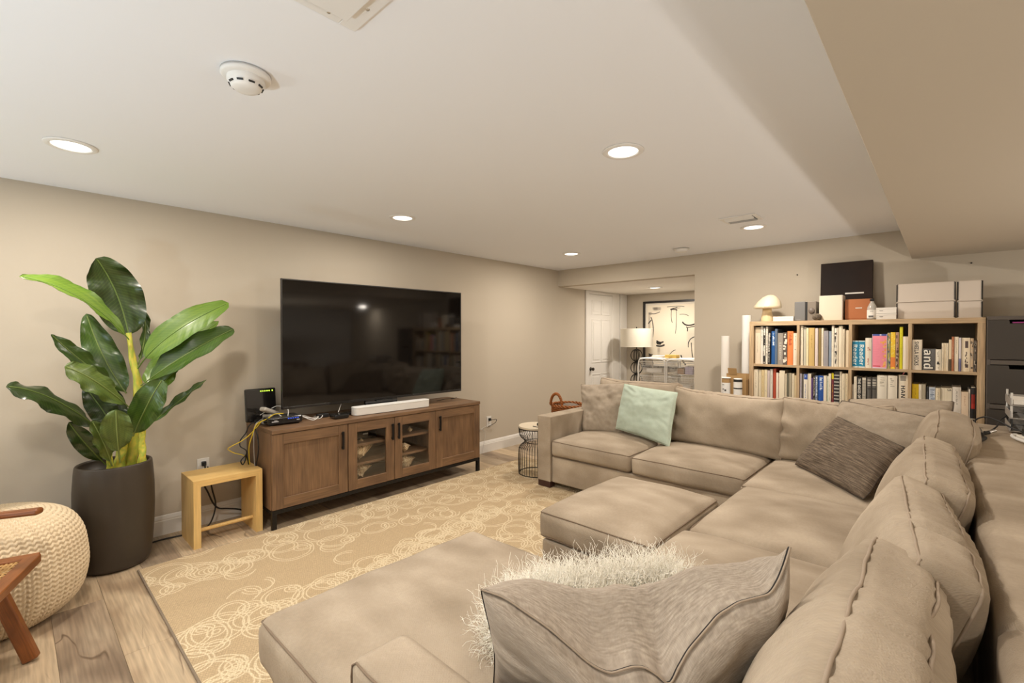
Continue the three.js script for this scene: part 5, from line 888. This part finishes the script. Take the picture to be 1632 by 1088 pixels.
// ---------- on the bookcase ----------
{
  const Y = BC.y1;
  const lamp = thing('mushroom_lamp', 'small cream mushroom table lamp with a lopsided glass cap', 'lamp', [2.600, Y, 0.24]);
  const cap = lathe([[0, 0.122], [0.05, 0.12], [0.10, 0.122], [0.116, 0.128], [0.112, 0.146], [0.094, 0.185], [0.060, 0.226], [0.025, 0.245], [0, 0.248]], 44);
  { const p = cap.attributes.position; for (let i = 0; i < p.count; i++) { const x = p.getX(i), y = p.getY(i); p.setX(i, x + max(0, y - 0.12) * 0.22); } cap.computeVertexNormals(); }
  obj('shade', cap, phys({ color: lin(0.80, 0.68, 0.48), roughness: 0.35, clearcoat: 0.3 }), lamp);
  obj('base', lathe([[0, 0], [0.050, 0], [0.052, 0.006], [0.048, 0.05], [0.040, 0.09], [0.037, 0.122], [0, 0.122]], 36), phys({ color: lin(0.74, 0.58, 0.34), roughness: 0.3, clearcoat: 0.4 }), lamp);
  const box = (name, label, x0, x1, h, z0, z1, m, lid = 0.012, y = Y) => { const t = thing(name, label, 'box', [(x0 + x1) / 2, y, (z0 + z1) / 2]), w = x1 - x0, d = z1 - z0; obj('body', cb(0, (h - lid) / 2, 0, w - 0.003, h - lid, d - 0.003, 0.0015), m, t); obj('lid', cb(0, h - lid / 2 - 0.0005, 0, w, lid, d, 0.002), m, t); return t; };
  box('flat_box', 'flat white box lying between mushroom lamp and grey cube', 2.672, 2.835, 0.042, 0.16, 0.34, MAT.paper, 0.016);
  // grey cube speaker with a dark slot down one edge
  const sp = thing('cube_speaker', 'dark grey cube with a black slot between lamp and lamp box', 'speaker', [2.918, Y, 0.27]);
  obj('body', cb(-0.035, 0.083, 0.0, 0.082, 0.166, 0.15, 0.006), MAT.grey, sp); obj('slot', cb(0.012, 0.083, 0.0, 0.014, 0.16, 0.13), MAT.black, sp); obj('side_panel', cb(0.05, 0.083, -0.01, 0.064, 0.166, 0.15, 0.004), std({ color: lin(0.22, 0.18, 0.14), roughness: 0.4 }), sp); obj('label_plate', cb(-0.045, 0.008, 0.0755, 0.03, 0.004, 0.001), MAT.silver, sp);
  obj('dial', (() => { const g = lathe([[0, 0.012], [0.02, 0.01], [0.024, 0], [0.026, -0.004]], 20); g.rotateX(PI / 2); return g.translate(0.05, 0.085, 0.066); })(), std({ color: lin(0.14, 0.11, 0.09), roughness: 0.5 }), sp);
  const ball = new THREE.IcosahedronGeometry(0.030, 4); { const p = ball.attributes.position; for (let i = 0; i < p.count; i++) { const k = 1 + 0.06 * noise(p.getX(i) * 60, p.getY(i) * 60, p.getZ(i) * 60); p.setXYZ(i, p.getX(i) * k * 1.15, p.getY(i) * k, p.getZ(i) * k); } ball.computeVertexNormals(); }
  tag(obj('round_stone', ball.translate(3.012, Y + 0.030, 0.36), std({ map: dataTex(64, (u, v) => mix([120, 108, 92], [70, 60, 50], clamp(0.5 + tn(u, v, 9, 9, 2) * 2, 0, 1))), roughness: 0.9 })), 'small rough grey ball before the pale lamp box', 'stone');
  // pale box printed with a little lamp
  { const [c, g] = canvas(256, 320); g.fillStyle = '#dcd0ba'; g.fillRect(0, 0, 256, 320); g.fillStyle = '#cbbfa9'; g.fillRect(0, 196, 256, 3); g.fillStyle = '#e9e0cf'; g.beginPath(); g.moveTo(98, 310); g.lineTo(112, 216); g.lineTo(146, 216); g.lineTo(160, 310); g.fill(); g.strokeStyle = '#8d8272'; g.lineWidth = 2; g.beginPath(); g.ellipse(124, 168, 54, 40, 0, PI, 2 * PI); g.stroke(); g.fillStyle = '#6a6054'; for (let i = 0; i < 7; i++) g.fillRect(86 + i * 12, 148 + (i % 3) * 5, 6 + (i % 2) * 3, 14); g.fillStyle = '#b7a88f'; g.fillRect(140, 290, 60, 8);
    const t = thing('lamp_box', 'pale cardboard box printed with a small lamp before the black album', 'box', [3.105, Y, 0.265]); obj('body', cb(0, 0.104, 0, 0.162, 0.208, 0.16, 0.002), MAT.paper, t); obj('printed_face', cb(-0.002, 0.104, 0.081, 0.156, 0.204, 0.0012), std({ map: canvasTex(c), roughness: 0.7 }), t); obj('tape_strip', cb(0.0815, 0.104, 0.04, 0.001, 0.208, 0.02), std({ color: lin(0.55, 0.42, 0.26), roughness: 0.6 }), t); }
  { const t = box('orange_box', 'rust orange box with a small pale label beside the lamp box', 3.198, 3.372, 0.172, 0.16, 0.30, std({ color: lin(0.42, 0.14, 0.045), roughness: 0.6 }), 0.16); obj('label', cb(0.005, 0.098, 0.0715, 0.044, 0.007, 0.001), MAT.offwhite, t); }
  // large black album on edge
  { const t = thing('black_album', 'large dark album standing upright against the wall', 'album', [3.175, Y, 0.085]); const m = std({ map: dataTex(128, (u, v) => mix([38, 23, 13], [24, 12, 7], clamp(0.5 + tn(u, v, 4, 4, 7) * 1.6, 0, 1))), roughness: 0.85 }); const tl = (g) => g.rotateX(-0.06); obj('cover', tl(cb(0, 0.255, 0, 0.368, 0.51, 0.052, 0.003)), m, t); obj('label', tl(cb(0.062, 0.235, 0.0265, 0.13, 0.012, 0.001)), MAT.paper, t); }
  // plastic bottle
  { const t = thing('plastic_bottle', 'small clear plastic bottle with black cap and pale label', 'bottle', [3.378, Y, 0.32]); obj('body', lathe([[0, 0.001], [0.030, 0.002], [0.032, 0.008], [0.032, 0.082], [0.030, 0.10], [0.018, 0.128], [0.012, 0.14], [0.012, 0.15], [0, 0.15]], 28), phys({ color: lin(0.80, 0.78, 0.72), roughness: 0.15, transmission: 0.55, thickness: 0.0, ior: 1.4 }), t); obj('cap', lathe([[0, 0.168], [0.013, 0.168], [0.0145, 0.164], [0.0145, 0.148], [0, 0.148]], 20), MAT.black, t); obj('label', lathe([[0.0326, 0.014], [0.0326, 0.078]], 28), MAT.paper, t); obj('label_print', [cb(-0.004, 0.026, 0.0325, 0.03, 0.014, 0.002), cb(0.0, 0.066, 0.0325, 0.02, 0.003, 0.002)], MAT.grey, t); }
  for (const [y, l] of [[0, 'white flat carton at the bottom of the pair beside the bottle'], [0.047, 'white flat carton on top of the pair beside the bottle']]) { const t = box('carton', l, 3.405, 3.531, 0.046, 0.2, 0.345, MAT.paper, 0.012, Y + y); obj('print', cb(-0.03, 0.022, 0.0735, 0.022, 0.003, 0.001), MAT.grey, t); }
  // archive boxes with black metal edges, two stacked and two more behind them
  const arch = (label, x0, x1, y0, h, curve) => { const t = thing('archive_box', label, 'box', [(x0 + x1) / 2, y0, 0.25], 0, 'archive boxes on the bookcase'), w = x1 - x0; obj('body', cb(0, h / 2 - 0.001, 0, w - 0.004, h - 0.004, 0.12, 0.002), std({ color: lin(0.66, 0.58, 0.50), roughness: 0.7 }), t); for (const s of [-1, 1]) { const gs = [cb(s * (w / 2 - 0.003), h / 2, 0.0605, 0.006, h - 0.012, 0.0016)]; for (let k = 0; k < floor(h / 0.010); k++) gs.push(cb(s * (w / 2 - 0.0075), 0.012 + k * 0.0098, 0.061, 0.006, 0.005, 0.0016)); obj('metal_edge', gs, MAT.blackMetal, t); } obj('lid_edge', cb(0, h - 0.0015, 0, w, 0.003, 0.124, 0.001), std({ color: lin(0.6, 0.52, 0.44), roughness: 0.7 }), t); return t; };
  arch('wide pale archive box, lower of the stack beside the cartons', 3.527, 3.862, Y, 0.128); arch('wide pale archive box, upper of the stack beside the cartons', 3.527, 3.862, Y + 0.129, 0.143);
  arch('narrow pale archive box, lower of the stack at the bookcase end', 3.868, 4.002, Y, 0.122); arch('narrow pale archive box, upper of the stack at the bookcase end', 3.868, 4.002, Y + 0.123, 0.148);
}
// ---------- mailing tubes and cartons beside the bookcase ----------
{
  const tubeT = (name, label, x, z, y0, y1, r, m, lean = 0) => { const t = thing(name, label, 'mailing tube', [x, 0, z]); const g = lathe([[0, y0], [r, y0], [r, y1 - 0.002], [r - 0.002, y1], [r - 0.006, y1], [r - 0.006, y1 - 0.012], [0, y1 - 0.012]], 28); if (lean) g.rotateX(lean); obj('tube_body', g, m, t); return t; };
  tubeT('paper_roll', 'slim white paper roll standing alone against the far wall', 2.245, 0.28, 0.0, 1.318, 0.038, MAT.paper);
  tubeT('paper_roll', 'tall white paper roll rising beside the bookcase end', 2.435, 0.28, 0.0, 1.512, 0.040, MAT.white);
  const cs = thing('cardboard_carton', 'open brown cardboard carton standing between rolls and bookcase', 'carton', [2.405, 0, 0.42]);
  obj('walls', [cb(0, 0.485, 0.05, 0.17, 0.97, 0.004), cb(0, 0.485, -0.05, 0.17, 0.97, 0.004), cb(-0.085, 0.485, 0, 0.004, 0.97, 0.1), cb(0.083, 0.46, 0, 0.004, 0.92, 0.1), cb(0, 0.003, 0, 0.16, 0.004, 0.1)], MAT.cardboard, cs); { const g = cb(0, 0.03, 0, 0.075, 0.06, 0.003); g.rotateX(0.3); obj('flap', g.translate(-0.03, 0.965, 0.055), MAT.cardboard, cs); }
  const t3 = tubeT('mailing_tube', 'white mailing tube with black tape bands before the carton', 2.442, 0.545, 0.0, 0.935, 0.036, MAT.white); obj('tape_band', lathe([[0.0366, 0.905], [0.0366, 0.928]], 28), MAT.black, t3); obj('tape_band', lathe([[0.0366, 0.842], [0.0366, 0.852]], 28), MAT.black, t3);
  const t4 = tubeT('mailing_tube', 'short labelled cardboard tube with a pale cap before the slim roll', 2.335, 0.53, 0.0, 0.928, 0.036, MAT.cardboard); obj('cap', lathe([[0, 0.940], [0.0385, 0.939], [0.0385, 0.928], [0, 0.928]], 28), MAT.paper, t4); obj('label', lathe([[0.0366, 0.60], [0.0366, 0.89]], 28), MAT.white, t4); obj('label_print', [cb(0.006, 0.823, 0.0366, 0.016, 0.012, 0.002), cb(-0.012, 0.832, 0.036, 0.014, 0.007, 0.002), cb(-0.012, 0.872, 0.036, 0.016, 0.004, 0.002)], MAT.black, t4);
  tag(obj('black_rod', [rod([2.375, 0.0, 0.2], [2.378, 1.46, 0.03], 0.004, 8), tube([[2.376, 1.14, 0.07], [2.366, 1.16, 0.075], [2.372, 1.18, 0.07], [2.38, 1.165, 0.07]], 0.004, 16, 6)], MAT.blackMetal), 'thin black rod with a wire hook beside the tall white roll', 'rod');
}
// ---------- dark drawer cabinet ----------
{
  const m = std({ color: lin(0.046, 0.037, 0.029), roughness: 0.55, bumpMap: paintBump, bumpScale: 0.0004 }), fr = std({ color: lin(0.095, 0.078, 0.064), roughness: 0.5 });
  const t = thing('drawer_cabinet', 'dark grey cabinet with notched drawer fronts beyond the bookcase', 'cabinet', [4.018, 0, 0.02]);
  const W = 0.52, D = 0.41, H = 1.455;
  obj('top', bb(0, H - 0.026, 0, W, H, D, 0.002), fr, t); obj('side_panel', bb(0, 0, 0, 0.018, H - 0.026, D - 0.002, 0.001), fr, t); obj('side_panel', bb(W - 0.018, 0, 0, W, H - 0.026, D - 0.002, 0.001), fr, t); obj('back_board', bb(0.018, 0, 0, W - 0.018, H - 0.026, 0.008), fr, t);
  const ys = [1.161, 0.858, 0.555, 0.252, 0.0];
  for (let k = 0; k < 4; k++) {
    const y0 = k === 3 ? 0.06 : ys[k] , y1 = (k === 0 ? 1.427 : ys[k - 1] - 0.042);
    obj('rail', bb(0.018, y0 - 0.036, 0.02, W - 0.018, y0 - 0.006, D, 0.001), fr, t);
    const n0 = 0.104, n1 = 0.32, n = 0.024, s = new THREE.Shape([[0.006, y0], [W - 0.006, y0], [W - 0.006, y1], [n1, y1], [n1 - 0.004, y1 - n], [n0 + 0.004, y1 - n], [n0, y1], [0.006, y1]].map((p) => new THREE.Vector2(...p)));
    const d = obj('drawer', [new THREE.ExtrudeGeometry(s, { depth: 0.016, bevelEnabled: true, bevelSize: 0.001, bevelThickness: 0.001, bevelSegments: 1 }).translate(0, 0, D - 0.017)], m, t);
    obj('drawer_box', [bb(0.03, y0 + 0.01, 0.03, 0.036, y1 - 0.05, D - 0.02), bb(W - 0.036, y0 + 0.01, 0.03, W - 0.03, y1 - 0.05, D - 0.02), bb(0.036, y0 + 0.01, 0.03, W - 0.036, y0 + 0.016, D - 0.02)], MAT.grey, d);
  }
  const pg = cb(0, 0, 0, 0.14, 0.0015, 0.05); pg.rotateX(0.15); tag(obj('pink_paper', pg.translate(4.018 + 0.19, 1.412, 0.415), std({ color: lin(0.75, 0.12, 0.5), roughness: 0.8 })), 'bright pink paper poking out of the top drawer notch', 'paper');
}
// ---------- behind the sofa back: paper trays, cords ----------
{
  const t = thing('paper_tray_stack', 'grey and white stacked paper trays at the picture edge behind the sofa', 'paper tray', [4.085, 0.766, 0.93]);
  for (let k = 0; k < 3; k++) { const y = k * 0.075; obj('tray', [bb(0, y, -0.14, 0.3, y + 0.006, 0.14, 0.002), bb(0, y + 0.006, -0.14, 0.005, y + 0.045, 0.14, 0.002), bb(0.295, y + 0.006, -0.14, 0.3, y + 0.045, 0.14, 0.002), bb(0.005, y + 0.006, -0.14, 0.295, y + 0.045, -0.135, 0.002)], MAT.silver, t); for (const [x, z] of [[0.008, 0.13], [0.292, 0.13], [0.008, -0.13], [0.292, -0.13]]) obj('post', rod([x, y + 0.006, z], [x, y + 0.075, z], 0.005, 8), k ? MAT.whiteCable : MAT.black, t); }
  tag(obj('paper_ream', bb(4.10, 0.924, 0.80, 4.37, 0.95, 1.06, 0.001), MAT.paper), 'stack of paper on the topmost grey tray behind the sofa', 'paper');
  const hub = thing('power_strip', 'curved white power strip lying on the sofa back at the picture edge', 'power strip', [4.15, 0.762, 1.36], 0.25);
  { const s = []; for (let i = 0; i <= 20; i++) { const a = i / 20 * PI; s.push([-0.06 + 0.045 * (1 - sin(a)), 0.012, 0.14 * cos(a)]); } obj('rim', tube(s, 0.008, 60, 8), MAT.white, hub); obj('body', cb(0.03, 0.010, 0, 0.12, 0.022, 0.22, 0.008), MAT.offwhite, hub); for (let i = 0; i < 3; i++) obj('socket', cb(0.02, 0.022, -0.06 + i * 0.06, 0.03, 0.002, 0.03), MAT.black, hub); obj('plug', cb(0.0, 0.04, -0.06, 0.035, 0.04, 0.04, 0.006), MAT.black, hub); }
  const mk = (name, label, pts, r) => { const q = thing(name, label, 'cable'); obj('lead', tube(pts, r, pts.length * 12, 7), MAT.rubber, q); return q; };
  const c1 = mk('audio_cable', 'black cable with a metal plug arching over the sofa back', [[4.14, 0.80, 1.32], [4.09, 0.812, 1.28], [4.03, 0.838, 1.18], [3.98, 0.842, 1.10], [3.945, 0.825, 1.12], [3.95, 0.79, 1.24], [3.965, 0.768, 1.33]], 0.0045);
  const plug = (q, a, b) => { obj('sleeve', rod(a, V(...a).lerp(V(...b), 0.5), 0.009, 12, 0.008), MAT.steel, q); obj('boot', rod(V(...a).lerp(V(...b), 0.5), b, 0.010, 12, 0.006), MAT.rubber, q); };
  plug(c1, [3.955, 0.785, 1.25], [3.965, 0.766, 1.42]); 
  const c2 = mk('audio_cable', 'second black cable curling to the trays with a bright plug', [[4.21, 0.86, 0.62], [4.14, 0.85, 0.78], [4.06, 0.82, 0.95], [4.03, 0.79, 1.10], [4.0, 0.775, 1.18], [3.975, 0.772, 1.22]], 0.004);
  plug(c2, [4.02, 0.782, 1.20], [3.962, 0.768, 1.30]);
  tag(obj('black_strap', tube([[3.97, 0.766, 1.40], [3.945, 0.768, 1.52], [3.91, 0.772, 1.62], [3.875, 0.755, 1.70]], 0.010, 24, 8), MAT.rubber), 'thick black cable end dropping behind the corner cushion', 'cable');
}
// ---------- alcove: framed art, lamp, wire drawers ----------
{
  const [c, g] = canvas(768, 768), r = rng(55); g.fillStyle = '#efe4cf'; g.fillRect(0, 0, 768, 768);
  const st = (w, a, ...p) => { g.strokeStyle = `rgba(28,24,22,${a})`; g.lineWidth = w * 1.4; g.lineCap = 'round'; g.beginPath(); g.moveTo(p[0], p[1]); for (let i = 2; i < p.length; i += 4) g.quadraticCurveTo(p[i], p[i + 1], p[i + 2], p[i + 3]); g.stroke(); };
  const wash = (x, y, w, h, a) => { for (let i = 0; i < 9; i++) { g.fillStyle = `rgba(60,52,46,${a * (0.3 + r() * 0.7)})`; g.fillRect(x + r() * w * 0.3, y + r() * h * 0.3, w * (0.5 + r() * 0.4), h * (0.4 + r() * 0.4)); } };
  wash(70, 25, 130, 60, 0.14); wash(10, 40, 50, 500, 0.05); wash(15, 90, 60, 40, 0.12); wash(20, 300, 50, 60, 0.14); wash(20, 640, 60, 110, 0.22); wash(150, 540, 50, 120, 0.06); wash(560, 300, 190, 260, 0.03); wash(350, 40, 130, 26, 0.07);
  st(9, 0.85, 60, 160, 110, 260, 86, 420); st(6, 0.8, 70, 110, 120, 120, 190, 90); st(14, 0.85, 150, 470, 200, 500, 240, 480); st(22, 0.9, 155, 490, 165, 505, 200, 500); st(16, 0.85, 150, 530, 210, 545, 255, 520); st(7, 0.8, 350, 60, 420, 50, 440, 40); st(6, 0.8, 362, 70, 350, 160, 372, 230); st(5, 0.75, 430, 60, 440, 210, 420, 370); st(9, 0.85, 440, 75, 410, 60, 350, 66); st(12, 0.9, 520, 230, 570, 300, 700, 250); st(9, 0.85, 575, 290, 590, 300, 585, 340); st(7, 0.8, 590, 300, 660, 280, 760, 285); st(8, 0.85, 600, 540, 590, 430, 700, 410); st(8, 0.85, 640, 490, 650, 640, 665, 680, 690, 690, 720, 680); st(6, 0.8, 340, 640, 380, 590, 420, 580); st(6, 0.85, 80, 690, 180, 720, 300, 690); st(12, 0.9, 500, 650, 520, 720, 560, 760); st(4, 0.7, 250, 690, 260, 640, 330, 700); st(5, 0.8, 300, 30, 480, 20, 540, 36); st(10, 0.8, 60, 200, 40, 210, 20, 240); st(10, 0.8, 30, 640, 60, 660, 80, 650); st(5, 0.7, 480, 130, 540, 120, 600, 150);
  const t = thing('framed_art', 'large black-framed abstract ink drawing on the alcove wall', 'picture', [0.325, 0, -1.805]);
  const x1 = 0.96, y0 = 0.82, y1 = 1.852, f = 0.032, B = std({ color: lin(0.012, 0.010, 0.010), roughness: 0.4 });
  obj('frame', [bb(0, y0, 0, f, y1, 0.03, 0.002), bb(x1 - f, y0, 0, x1, y1, 0.03, 0.002), bb(f, y0, 0, x1 - f, y0 + f, 0.03, 0.002), bb(f, y1 - f, 0, x1 - f, y1, 0.03, 0.002)], B, t);
  obj('mount', bb(f, y0 + f, 0.003, x1 - f, y1 - f, 0.010), std({ color: lin(0.78, 0.72, 0.62), roughness: 0.9 }), t);
  const pr = new THREE.BoxGeometry(x1 - 2 * f - 0.06, y1 - y0 - 2 * f - 0.06, 0.002); pr.translate(x1 / 2, (y0 + y1) / 2, 0.0112); obj('drawing', pr, std({ map: canvasTex(c), roughness: 0.9 }), t);
  // lamp with hooped black base
  const l = thing('table_lamp', 'table lamp with pale drum shade on black hooped wire base', 'lamp', [0.44, 0, -1.35]), K = MAT.blackMetal;
  obj('shade', [lathe([[0.235, 1.155], [0.235, 1.42]], 48), lathe([[0.232, 1.42], [0.232, 1.155]], 48), (() => { const q = new THREE.TorusGeometry(0.2335, 0.003, 6, 48); q.rotateX(PI / 2); return q.translate(0, 1.42, 0); })(), (() => { const q = new THREE.TorusGeometry(0.2335, 0.003, 6, 48); q.rotateX(PI / 2); return q.translate(0, 1.155, 0); })()], phys({ color: lin(0.82, 0.77, 0.66), roughness: 0.95, transmission: 0.25, thickness: 0 }), l);
  obj('stem', [rod([0, 0.56, 0], [0, 1.42, 0], 0.007, 10), lathe([[0, 1.452], [0.008, 1.446], [0.009, 1.436], [0.004, 1.43], [0.004, 1.40], [0, 1.40]], 14)], K, l);
  for (const y of [1.025, 0.838, 0.655]) { const hs = []; for (let k = 0; k < 4; k++) { const q = new THREE.TorusGeometry(k % 2 ? 0.086 : 0.092, 0.0055, 8, 40); q.rotateY(k * PI / 4); q.translate(0, y, 0); hs.push(q); } obj('hoop_ball', hs, K, l); }
  obj('bulb', new THREE.SphereGeometry(0.03, 16, 12).translate(0, 1.29, 0), std({ color: lin(0.9, 0.88, 0.84), roughness: 0.3 }), l);
  obj('shade_spider', [rod([-0.232, 1.40, 0], [0.232, 1.40, 0], 0.003, 6), rod([0, 1.40, -0.232], [0, 1.40, 0.232], 0.003, 6)], K, l);
  obj('foot', lathe([[0, 0.562], [0.075, 0.562], [0.078, 0.568], [0.07, 0.576], [0, 0.58]], 30), K, l);
  const tb = thing('lamp_table', 'small dark table under the hooped lamp in the alcove', 'table', [0.44, 0, -1.35]); obj('table_top', cb(0, 0.55, 0, 0.5, 0.022, 0.45, 0.004), MAT.walnut, tb); for (const [x, z] of [[-0.22, -0.19], [0.22, -0.19], [-0.22, 0.19], [0.22, 0.19]]) obj('leg', cb(x, 0.27, z, 0.035, 0.54, 0.035, 0.003), MAT.walnut, tb);
  // white wire drawer stands
  const unit = (x0, x1, label, items) => {
    const d = thing('wire_drawer_unit', label, 'drawer unit', [x0, 0, -1.32], 0, 'white wire drawer units in the alcove'), w = x1 - x0, D = 0.42, m = MAT.white, H = 1.0;
    for (const z of [0, D]) obj('frame', [tube([[0.012, 0.0, z], [0.012, H - 0.05, z], [0.02, H - 0.015, z], [0.05, H, z], [w - 0.05, H, z], [w - 0.02, H - 0.015, z], [w - 0.012, H - 0.05, z], [w - 0.012, 0, z]], 0.010, 90, 8)], m, d);
    for (const y of [0.98, 0.785, 0.59, 0.395, 0.2]) obj('runner', [rod([0.012, y - 0.02, 0], [0.012, y - 0.02, D], 0.005, 6), rod([w - 0.012, y - 0.02, 0], [w - 0.012, y - 0.02, D], 0.005, 6), rod([0.012, y - 0.02, 0], [w - 0.012, y - 0.02, 0], 0.005, 6)], m, d);
    for (const y of [0.965, 0.77, 0.575, 0.38]) {
      const gs = [], tp = 0.022, b = 0.06, h = 0.15, n = 16;
      for (let i = 0; i <= n; i++) { const u = i / n, xt = tp + u * (w - 2 * tp), xb = b + u * (w - 2 * b), zt = 0.01 + u * (D - 0.02), zb = 0.04 + u * (D - 0.08); gs.push(rod([xt, y, D - 0.008], [xb, y - h, D - 0.04], 0.0013, 4), rod([xt, y, 0.008], [xb, y - h, 0.04], 0.0013, 4), rod([tp, y, zt], [b, y - h, zb], 0.0013, 4), rod([w - tp, y, zt], [w - b, y - h, zb], 0.0013, 4), rod([xb, y - h, 0.04], [xb, y - h, D - 0.04], 0.0013, 4)); }
      for (let j = 0; j <= 5; j++) { const u = j / 5, a = tp + (b - tp) * u, yy = y - h * u, zf = D - 0.008 - 0.032 * u, zb2 = 0.008 + 0.032 * u; gs.push(rod([a, yy, zf], [w - a, yy, zf], j ? 0.0013 : 0.004, 5), rod([a, yy, zb2], [w - a, yy, zb2], j ? 0.0013 : 0.004, 5), rod([a, yy, zf], [a, yy, zb2], j ? 0.0013 : 0.004, 5), rod([w - a, yy, zf], [w - a, yy, zb2], j ? 0.0013 : 0.004, 5)); }
      obj('wire_basket', gs, m, d);
    }
    obj('top_shelf', bb(0.02, H + 0.004, -0.005, w - 0.02, H + 0.014, D + 0.005, 0.003), m, d);
    return d;
  };
  unit(0.70, 1.10, 'white wire drawer unit nearest the hooped lamp'); unit(1.108, 1.508, 'white wire drawer unit partly hidden by the opening edge');
  const bx = (name, label, cat, x, y, z, w, h, dd, m, r = 0.003) => { const o = thing(name, label, cat, [x, y, z]); obj('body', cb(0, h * 0.42, 0, w, h * 0.84, dd, r), m, o); obj('lid', cb(0, h * 0.92, 0, w * 1.01, h * 0.15, dd * 1.01, r), m, o); return o; };
  bx('yellow_box', 'yellow box on the wire drawer units before the drawing', 'box', 1.10, 1.0145, -1.10, 0.16, 0.045, 0.11, std({ color: lin(0.72, 0.48, 0.12), roughness: 0.6 }));
  bx('white_box', 'low white box on top of the nearer wire unit', 'box', 0.92, 1.0145, -1.10, 0.15, 0.03, 0.16, MAT.paper);
  bx('tan_box', 'small tan box inside the second wire drawer', 'box', 1.28, 0.818, -1.0, 0.09, 0.07, 0.09, std({ color: lin(0.45, 0.30, 0.19), roughness: 0.7 })); bx('lilac_box', 'pale lilac box inside the second wire drawer', 'box', 1.39, 0.818, -1.0, 0.10, 0.10, 0.1, std({ color: lin(0.55, 0.50, 0.62), roughness: 0.7 }));
  bx('cream_folder_stack', 'cream stack of papers inside the nearer top wire drawer', 'paper', 0.90, 0.818, -1.1, 0.22, 0.05, 0.25, MAT.paper); bx('grey_pouch', 'grey pouch in the lower wire drawer', 'pouch', 0.9, 0.623, -1.1, 0.2, 0.06, 0.22, MAT.silver, 0.02); bx('white_pouch', 'white pouch in the lower drawer of the second unit', 'pouch', 1.31, 0.623, -1.06, 0.2, 0.06, 0.22, MAT.paper, 0.02);
}
// ---------- the far end of the room, seen only in the television ----------
{
  const D = thing('desk', 'dark desk by the end wall, seen mirrored in the television', 'desk', [6.9, 0, 2.2]);
  obj('desk_top', cb(0, 0.735, 0, 0.7, 0.03, 1.7, 0.004), MAT.walnut, D); for (const [x, z] of [[-0.31, -0.8], [0.31, -0.8], [-0.31, 0.8], [0.31, 0.8]]) obj('leg', cb(x, 0.36, z, 0.05, 0.72, 0.05, 0.003), MAT.blackMetal, D);
  const mo = thing('monitor', 'black monitor on the mirrored desk', 'monitor', [7.1, 0.75, 2.3]); obj('screen', cb(-0.02, 0.36, 0, 0.02, 0.36, 0.62, 0.006), MAT.blackGloss, mo); obj('stand', [cb(0.0, 0.14, 0, 0.02, 0.26, 0.06), cb(0, 0.006, 0, 0.2, 0.012, 0.24, 0.004)], MAT.black, mo);
  const sh = thing('white_shelf_unit', 'white shelf unit by the end wall, mirrored in the television', 'shelf', [7.2, 0, 3.7]); for (const y of [0.02, 0.42, 0.82, 1.2]) obj('shelf', cb(0, y, 0, 0.36, 0.025, 0.9, 0.002), MAT.white, sh); for (const z of [-0.44, 0, 0.44]) obj('upright', cb(0, 0.61, z, 0.36, 1.2, 0.022, 0.002), MAT.white, sh);
}
renderer.render(scene, camera);
